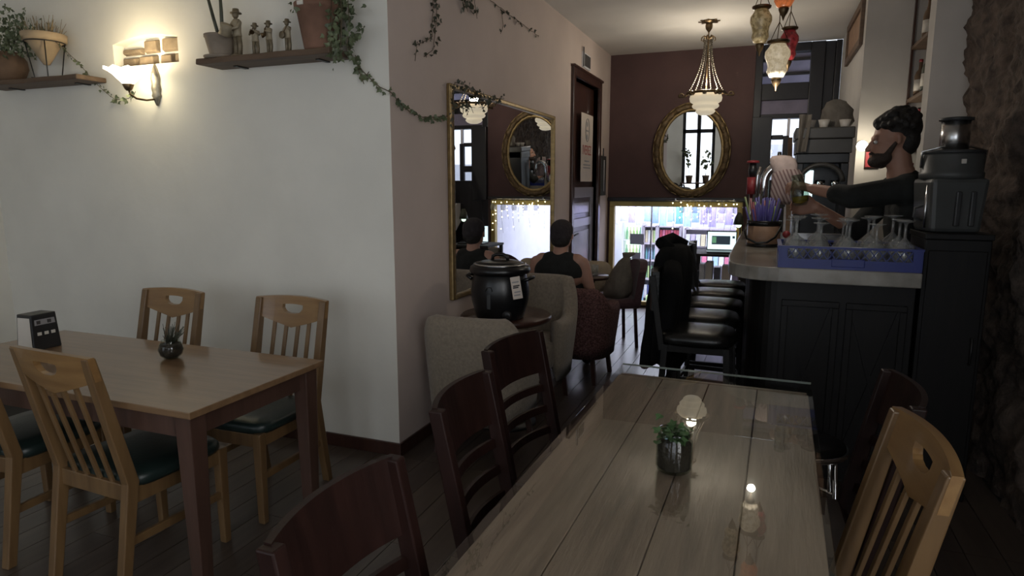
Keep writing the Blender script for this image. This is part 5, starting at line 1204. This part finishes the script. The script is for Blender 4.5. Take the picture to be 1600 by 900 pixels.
# framed board high on the right wall, small red picture and lamp behind the bartender
o = thing('framed_board', 'long wooden framed board high on the right wall', 'frame', (.66, 6.78, 2.81))
for b in ((-.03, 0, -.55, -.49, -.18, .19), (-.03, 0, .49, .55, -.18, .19), (-.03, 0, -.49, .49, -.18, -.12), (-.03, 0, -.49, .49, .13, .19)): MB().box(*b).build('frame_rail', 'shelf_wood', o, bevel=.004)
MB().box(-.012, 0, -.49, .49, -.12, .13).build('panel', 'tan_leather', o)
o = thing('red_picture', 'small red picture on the pale wall beside the bartender face', 'picture', (.775, 6.10, 1.70))
MB().box(-.05, .05, -.015, 0, -.07, .07).build('frame', 'dark_wood', o, bevel=.003); MB().box(-.042, .042, -.018, -.014, -.06, .06).build('print', 'red', o)
o = thing('spot_lamp', 'small bright wall spotlight in front of the bartender face', 'lamp', (.692, 6.10, 1.815))
MB().lathe([(0, 0), (.035, 0), (.035, .012), (0, .014)], 18, m=Matrix.Rotation(PI/2, 4, 'X')).build('wall_plate', 'steel', o)
MB().tube([(0, -.012, 0), (0, -.05, -.005)], .008).build('arm', 'steel', o); MB().ball((0, -.085, -.01), .042).build('globe', 'bulb_hot', o)
point('spot_lamp_light', (.690, 5.92, 1.80), 2.6, (1, .92, .75), .04)

# stairs at the far end (seen in the gilt mirror) with handrail, balusters and a white chair
sr = thing('staircase', 'white staircase with wooden handrail at the far right end', 'staircase', (0, 0, 0))
for k in range(6):
    MB().box(.22, .64, 6.35+.25*k, 6.62+.25*k, .18*(k+1)-.03, .18*(k+1)).build('tread', 'dark_wood', sr, bevel=.004); MB().box(.22, .64, 6.60+.25*k, 6.62+.25*k, .18*(k+1), .18*(k+2)-.03).build('riser', 'white_paint', sr)
    MB().tube([(.20, 6.47+.25*k, .18*(k+1)), (.20, 6.47+.25*k, .18*(k+1)+.82)], .011, 8).build('baluster', 'white_paint', sr)
MB().prism([(6.33, 0), (6.60, 0), (7.95, 1.0), (7.95, 1.25), (7.85, 1.25), (6.33, .16)], .185, .22, ax=0).build('stringer', 'white_paint', sr)
MB().bar((.20, 6.40, .98), (.20, 7.80, 1.98), .045, .05).build('handrail', 'shelf_wood', sr)
MB().box(.17, .23, 6.33, 6.40, 0, 1.06).build('newel', 'white_paint', sr, bevel=.005)

# ================================================================== DESK, LAPTOP, STRING LIGHTS
dk = thing('work_desk', 'dark desk with shelf below the laptop at the end of the bar', 'desk', (-.42, 7.12, 0))
MB().box(-.26, .26, -.26, .24, .775, .80).build('desk_top', 'black_base', dk, bevel=.003); MB().box(-.24, .24, -.22, .22, .46, .48).build('lower_shelf', 'shelf_wood', dk)
for sx in (-1, 1):
    for sy in (-1, 1): MB().box(sx*.235-.018, sx*.235+.018, sy*.21-.018, sy*.21+.018, 0, .775).build('leg', 'black_base', dk)
lt = thing('laptop', 'open laptop with a bright white page on the dark desk', 'laptop', (-.405, 7.06, .80), math.radians(6))
MB().box(-.15, .15, -.11, .11, 0, .016).build('keyboard_base', 'black_plastic', lt, bevel=.003)
sc2 = MB().box(-.15, .15, .108, .118, .012, .215).build('screen_lid', 'black_plastic', lt, bevel=.003)
MB().box(-.141, .141, .1062, .1078, .024, .206).build('display', 'screen_white', sc2)
MB().box(-.10, .085, .1048, .1060, .075, .165).build('page_picture', 'screen_dark', sc2); MB().box(-.095, -.055, .1036, .1046, .09, .155).build('page_picture', 'screen_green', sc2); MB().box(.105, .13, .1048, .1060, .14, .165).build('page_picture', 'screen_dark', sc2)
for i, (x, w_, h, m_) in enumerate(((-.17, .05, .20, 'p_white'), (-.10, .07, .22, 'paper'), (-.02, .06, .17, 'p_dark'), (.07, .08, .19, 'paper_warm'), (.16, .06, .21, 'p_lilac'))):
    o = MB().box(-w_/2, w_/2, -.09, .09, 0, h).build('binder', m_, bevel=.004, loc=(-.42+x, 7.08, .48)); tag(o, ['white binder at the left of the desk shelf', 'cream binder second from the left on the desk shelf', 'black binder in the middle of the desk shelf', 'tan binder second from the right on the desk shelf', 'lilac binder at the right of the desk shelf'][i], 'binder')
o = MB().box(-.09, .09, -.08, .08, 0, .20).build('carton', 'p_pink', bevel=.004, loc=(-.52, 7.0, 0)); tag(o, 'pink and white carton on the floor under the desk', 'carton')
dl = thing('desk_lamp', 'desk lamp with dark green shade and glowing bulb beside the laptop', 'lamp', (-.235, 7.18, .80))
MB().lathe([(0, 0), (.055, 0), (.05, .015), (0, .02)], 18).build('base', 'black_metal', dl); MB().tube([(0, 0, .015), (-.01, .0, .36), (-.02, -.03, .41)], .007).build('arm', 'black_metal', dl)
MB().lathe([(.05, .29), (.055, .29), (.04, .36), (.018, .41), (.014, .41), (.036, .355)], 20, c=(-.02, -.06, 0)).build('shade', 'leaf_dark', dl); MB().ball((-.02, -.06, .285), .028).build('bulb', 'cooler_light', dl)
rl = thing('string_lights', 'curtain of tiny warm string lights hanging before the shop window', 'string lights', (0, 7.90, 0))
MB().tube([(-1.12, 0, 1.312), (-.24, 0, 1.318)], .008, 8).build('rail', 'steel', rl)
for x in (-1.0, -.35): MB().box(x-.008, x+.008, 0, .035, 1.305, 1.33).build('hook', 'steel', rl)
rng = random.Random(12); bmesh_b = None
for k in range(11):
    x = -1.02+.072*k+rng.uniform(-.02, .02); L = rng.uniform(.2, .46); MB().tube([(x, 0, 1.31), (x+.006, -.004, 1.31-L*.5), (x+rng.uniform(-.02, .02), 0, 1.31-L)], .0015, 4).build('wire', 'black_metal', rl)
    for q in range(4):
        z = 1.31-L*(q+rng.uniform(.2, 1.0))/4.2
        if bmesh_b is None: o = MB().ball((0, 0, 0), .0075, 8, 6).build('bulb', 'bulb_warm', rl); bmesh_b = o.data
        else: o = bpy.data.objects.new('bulb', bmesh_b); COL.objects.link(o); o.parent = rl
        o.location = (x+rng.uniform(-.008, .008), -.012, z)
# glasses hanging upside down from the rail
for k in range(5):
    o = MB().lathe([(.030, -.10), (.036, -.06), (.03, -.03), (.006, -.012), (.005, .03), (.028, .04), (0, .042)], 16).build('hanging_glass', 'drink_glass', loc=(-.92+.15*k, 7.86, 1.27)); tag(o, 'stemmed glass hanging from the rail before the shop window, %s from the left' % ('first', 'second', 'third', 'fourth', 'fifth')[k], 'glass', 'glasses hanging from the rail')

# ================================================================== THE LIT SHOP BEYOND THE GLASS
struct(MB().box(-4.4, 1.2, 8.16, 12.8, -.86, -.80).build('floor_shop', 'shop_floor'), 'pale floor of the shop beyond the glass')
mb = MB(); mb.box(-4.4, 1.2, 12.7, 12.8, -.8, 2.2); mb.box(-4.4, -4.3, 8.16, 12.7, -.8, 2.2); mb.box(-.15, -.05, 8.16, 12.7, -.8, 2.2); mb.box(-4.4, -2.0, 8.16, 8.2, -.8, 2.2)
struct(mb.build('wall_shop', 'shop_white'), 'white walls of the lit shop')
struct(MB().box(-4.4, -.05, 8.16, 12.8, 2.2, 2.26).build('ceiling_shop', 'shop_white'), 'white ceiling of the lit shop')
PM = {}
def goods(kind, x, y, z, w_, d, h, m_, lab, cat, grp):
    key = (kind, m_, round(w_, 3), round(h, 3))
    if key not in PM:
        if kind == 'carton': a = MB().box(-w_/2, w_/2, -d/2, d/2, 0, h).build('carton', m_, bevel=.004)
        elif kind == 'can': a = MB().lathe([(0, 0), (w_*.42, 0), (w_*.46, h*.04), (w_*.46, h*.94), (w_*.4, h), (0, h)], 12).build('can', m_)
        elif kind == 'flask': a = MB().lathe([(0, 0), (w_*.44, 0), (w_*.46, h*.05), (w_*.46, h*.55), (w_*.2, h*.78), (w_*.18, h*.95), (0, h*.97)], 12).build('flask', m_)
        else:
            vs = []; n = 8; mm = 10
            for j in range(mm+1):
                v = j/mm; th = d*.5*math.sin(PI*min(1, max(0, v)))**.7
                for k in range(n): q = 2*PI*k/n; vs.append((w_/2*(1-.12*math.sin(PI*v))*math.copysign(abs(math.cos(q))**.5, math.cos(q)), th*math.sin(q), -h*v))
            a = MB().add(vs, [(j*n+k, j*n+(k+1) % n, (j+1)*n+(k+1) % n, (j+1)*n+k) for j in range(mm) for k in range(n)], True).build('bag', m_)
        PM[key] = a.data; o = a
    else: o = bpy.data.objects.new(kind, PM[key]); COL.objects.link(o)
    o.name = {'carton': 'carton', 'can': 'drink_can', 'flask': 'flask', 'bag': 'hanging_bag'}[kind]
    o.location = (x, y, z); return tag(o, lab, cat, grp)
def unit(x0, x1, zs, y, lab):
    t = thing('shop_shelf', lab, 'shelf', ((x0+x1)/2, y, 0)); w_ = (x1-x0)/2
    for z in zs: MB().box(-w_, w_, -.16, .16, z-.03, z).build('shelf_board', 'shop_shelf', t)
    for s in (-1, 1): MB().box(s*w_-.015, s*w_+.015, -.16, .16, -.80, zs[0]+.30).build('upright', 'shop_shelf', t)
    MB().box(-w_, w_, .15, .16, -.80, zs[0]+.30).build('back_panel', 'shop_white', t); MB().box(-w_, w_, -.16, .16, zs[0]+.28, zs[0]+.30).build('top_board', 'shop_shelf', t)
ZS = (.46, .15, -.19, -.52)
unit(-2.04, -1.815, ZS, 12.0, 'narrow shelf bay left of the mullion in the lit shop'); unit(-1.785, -1.40, ZS, 12.0, 'shelf bay with red packets in the middle of the lit shop')
unit(-1.33, -.42, (.42, .08, -.30, -.6), 12.15, 'wide shelf bay at the right of the lit shop')
CN = dict(p_cream='cream ', p_white='white ', p_lime='lime ', p_teal='teal ', p_blue='blue ', p_lblue='pale blue ', p_green='green ', p_navy='navy ', p_red='red ', p_pink='pink ', p_purple='purple ', p_lilac='lilac ')
ORD = ('first', 'second', 'third', 'fourth', 'fifth', 'sixth', 'seventh', 'eighth', 'ninth', 'tenth', 'eleventh', 'twelfth', 'thirteenth', 'fourteenth', 'fifteenth', 'sixteenth', 'seventeenth', 'eighteenth')
rows = [(-2.02, -1.83, .46, 4, 'carton', ['p_cream', 'p_white', 'p_cream', 'p_lime'], .22, 'packet on the top shelf of the narrow shop bay', 'packets in narrow bay top row'),
        (-2.02, -1.83, .15, 4, 'flask', ['p_teal', 'p_blue', 'p_lblue'], .22, 'flask on the second shelf of the narrow shop bay', 'flasks in narrow bay second row'),
        (-2.02, -1.83, -.19, 4, 'can', ['p_green', 'p_lime', 'p_green'], .22, 'can on the third shelf of the narrow shop bay', 'cans in narrow bay third row'),
        (-2.02, -1.83, -.52, 3, 'carton', ['p_white', 'p_navy', 'p_lblue'], .20, 'carton on the lowest shelf of the narrow shop bay', 'cartons in narrow bay lowest row'),
        (-1.765, -1.42, .46, 7, 'carton', ['p_red', 'p_pink', 'p_red'], .23, 'packet on the top shelf of the middle shop bay', 'red packets in the shop'),
        (-1.765, -1.42, .15, 8, 'flask', ['p_white', 'p_lblue', 'p_green', 'p_white', 'p_purple'], .23, 'flask on the second shelf of the middle shop bay', 'flasks in middle bay second row'),
        (-1.765, -1.42, -.19, 4, 'carton', ['p_pink', 'p_white', 'p_purple', 'p_lblue'], .19, 'carton on the third shelf of the middle shop bay', 'cartons in middle bay third row'),
        (-1.765, -1.42, -.52, 4, 'carton', ['p_white', 'p_lilac', 'p_navy'], .20, 'carton on the lowest shelf of the middle shop bay', 'cartons in middle bay lowest row'),
        (-1.31, -.44, .42, 10, 'carton', ['p_white', 'p_lilac', 'p_white', 'p_cream'], .20, 'carton on the top shelf of the right shop bay', 'cartons in right bay top row'),
        (-1.31, -.44, .08, 9, 'carton', ['p_white', 'p_lblue', 'p_white', 'p_pink'], .22, 'carton on the second shelf of the right shop bay', 'cartons in right bay second row'),
        (-1.31, -.44, -.30, 8, 'flask', ['p_lilac', 'p_white', 'p_teal'], .24, 'flask on the third shelf of the right shop bay', 'flasks in right bay third row')]
for (x0, x1, z, n, kind, ms, h, lab, grp) in rows:
    w_ = (x1-x0)/n
    for k in range(n): goods(kind, x0+w_*(k+.5), 11.96, z, round(w_*.86, 3), .12, h, ms[k % len(ms)], CN[ms[k % len(ms)]]+lab+', '+ORD[k]+' from the left', 'packet' if kind == 'carton' else kind, grp)
rb = thing('hanging_rail', 'rail of hanging bags across the top of the shop', 'rail', (0, 11.55, 0))
MB().tube([(-2.75, 0, 1.13), (-.20, 0, 1.13)], .01, 8).build('bar', 'steel', rb)
for x in (-2.6, -1.5, -.4): MB().tube([(x, 0, 1.13), (x, 0, 2.2)], .006, 6).build('hanger', 'steel', rb)
bagm = ['p_pink', 'p_white', 'p_white', 'p_lilac', 'p_white', 'p_lblue', 'p_blue', 'p_lblue', 'p_lblue', 'p_teal', 'p_lblue', 'p_blue', 'p_purple', 'p_purple', 'p_lilac', 'p_purple', 'p_lilac', 'p_white']
nm_ = dict(p_pink='pink', p_white='white', p_lilac='lilac', p_lblue='pale blue', p_blue='blue', p_teal='teal', p_purple='purple')
for k, m_ in enumerate(bagm): goods('bag', -2.62+.137*k, 11.55, 1.125, .125, .07, (.30, .34, .27)[k % 3], m_, nm_[m_]+' bag on the rail at the top of the shop, '+ORD[k]+' from the left', 'bag', nm_[m_]+' bags hanging in the shop')
# lit drinks cooler
cl = thing('drinks_cooler', 'upright drinks cooler glowing green at the left of the shop', 'cooler', (-2.245, 12.0, -.80))
MB().box(-.17, .17, .12, .18, 0, 1.62).build('back', 'cooler_light', cl); MB().box(-.18, .18, -.18, .18, 1.62, 1.72).build('header', 'cooler_light', cl)
for s in (-1, 1): MB().box(s*.17-.012, s*.17+.012, -.18, .18, 0, 1.62).build('side', 'shop_white', cl)
for z in (.25, .62, .97, 1.30): MB().box(-.16, .16, -.16, .14, z-.015, z).build('shelf_board', 'shop_white', cl)
for z in (.25, .62, .97, 1.30):
    for k in range(5): goods('flask', -2.365+.06*k, 11.98, -.80+z, .05, .05, .24, ('p_lime', 'p_green', 'p_cream', 'p_lime')[(k+int(z*10)) % 4], 'small bottle on the '+{.25: 'lowest', .62: 'second', .97: 'third', 1.30: 'top'}[z]+' shelf of the glowing cooler, '+ORD[k]+' from the left', 'bottle', 'bottles in the glowing cooler')
for i, (x, y, w_, d, h, m_, lab) in enumerate(((-2.75, 11.9, .30, .3, 1.3, 'p_lilac', 'tall lilac display box at the left of the shop'), (-1.75, 11.35, .24, .2, .38, 'p_lime', 'lime green crate on the shop floor'), (-1.5, 11.3, .22, .2, .34, 'p_white', 'white crate on the shop floor'), (-1.98, 11.2, .14, .14, .50, 'p_blue', 'blue bin on the shop floor'))):
    goods('carton', x, y, -.80, w_, d, h, m_, lab, 'box', None)
o = thing('shop_table', 'low round brown table on the shop floor', 'table', (-2.32, 11.3, -.80)); MB().lathe([(0, .44), (.2, .44), (.2, .47), (0, .47)], 24).build('table_top', 'clay_brown', o); MB().lathe([(0, 0), (.12, 0), (.03, .03), (.03, .44), (0, .44)], 16).build('stand', 'steel', o)

# plants on the sill of the french window behind the viewer (seen in the oval mirror)
for i, x in enumerate((-1.98, -1.55)):
    t = pot('sill_plant', ['leafy plant in a brown pot at the left of the window behind the viewer', 'leafy plant in a brown pot at the right of the window behind the viewer'][i], (x, -2.30, .62), [(0, 0), (.07, 0), (.09, .15), (.098, .155), (.098, .18), (.085, .18), (0, .16)], 'clay_brown', (.085, .165))
    rng = random.Random(40+i); mb = MB(); L_ = []
    for k in range(5):
        a = rng.uniform(0, 2*PI); h = rng.uniform(.35, .75); e = (.12*math.cos(a), .06*math.sin(a), .16+h); mb.tube([(0, 0, .15), (e[0]*.4, e[1]*.4, .16+h*.6), e], .004, 5)
        L_ += [(e[0]*q+rng.gauss(0, .03), e[1]*q+rng.gauss(0, .02), .16+h*q) for q in (.5, .65, .8, .9, 1, 1)]
    mb.build('stem', 'stem', t); leafy('leaves', L_, .09, 'leaf_green', t, rng, (0, 1, 0))
o = thing('plant_stand', 'low dark bench under the window plants behind the viewer', 'bench', (-1.77, -2.28, 0)); MB().box(-.42, .42, -.14, .14, .59, .62).build('bench_top', 'dark_wood', o)
for sx in (-1, 1): MB().box(sx*.38-.02, sx*.38+.02, -.12, .12, 0, .59).build('leg', 'dark_wood', o)

# low folding chair with a yellow cushion near the shop window
fc = thing('folding_chair', 'black folding sling chair low beside the shop window', 'chair', (-.84, 7.10, 0), math.radians(-8))
for sy in (-1, 1):
    MB().bar((-.24, sy*.2, 0), (.20, sy*.2, .60), .03, .025, up=(0, 1, 0)).build('back_bar', 'black_metal', fc); MB().bar((.24, sy*.17, 0), (-.14, sy*.17, .36), .03, .025, up=(0, 1, 0)).build('seat_bar', 'black_metal', fc)
MB().hexa([(-.13, -.19, .34), (.10, -.19, .40), (.10, .19, .40), (-.13, .19, .34), (-.13, -.19, .36), (.10, -.19, .42), (.10, .19, .42), (-.13, .19, .36)]).build('seat_sling', 'coat_black', fc)
MB().hexa([(.09, -.19, .41), (.20, -.19, .60), (.20, .19, .60), (.09, .19, .41), (.105, -.19, .40), (.215, -.19, .59), (.215, .19, .59), (.105, .19, .40)]).build('back_sling', 'coat_black', fc)
pillow('cushion', (-.86, 7.08, .435), (0, math.radians(-14), 0), .09, .14, .035, 'yellow', 'small yellow cushion on the black folding chair', 'cushion')
# chrome tubular stool between the glass-topped table and the bar
cs = thing('chrome_stool', 'small chrome tubular stool between the glass-topped table and the bar', 'stool', (.20, 2.80, 0))
MB().tube([(.16*math.cos(a), .16*math.sin(a), .44) for a in [2*PI*k/36 for k in range(37)]], .012, 8, cap=False).build('seat_ring', 'chrome', cs); MB().tube([(.17*math.cos(a), .17*math.sin(a), .20) for a in [2*PI*k/36 for k in range(37)]], .009, 8, cap=False).build('foot_ring', 'chrome', cs)
MB().lathe([(0, .44), (.15, .44), (.155, .46), (.12, .475), (0, .48)], 28).build('seat', 'black_leather', cs)
for k in range(4): a = PI/4+PI/2*k; MB().tube([(.15*math.cos(a), .15*math.sin(a), .44), (.19*math.cos(a), .19*math.sin(a), 0)], .010, 8).build('leg', 'chrome', cs)
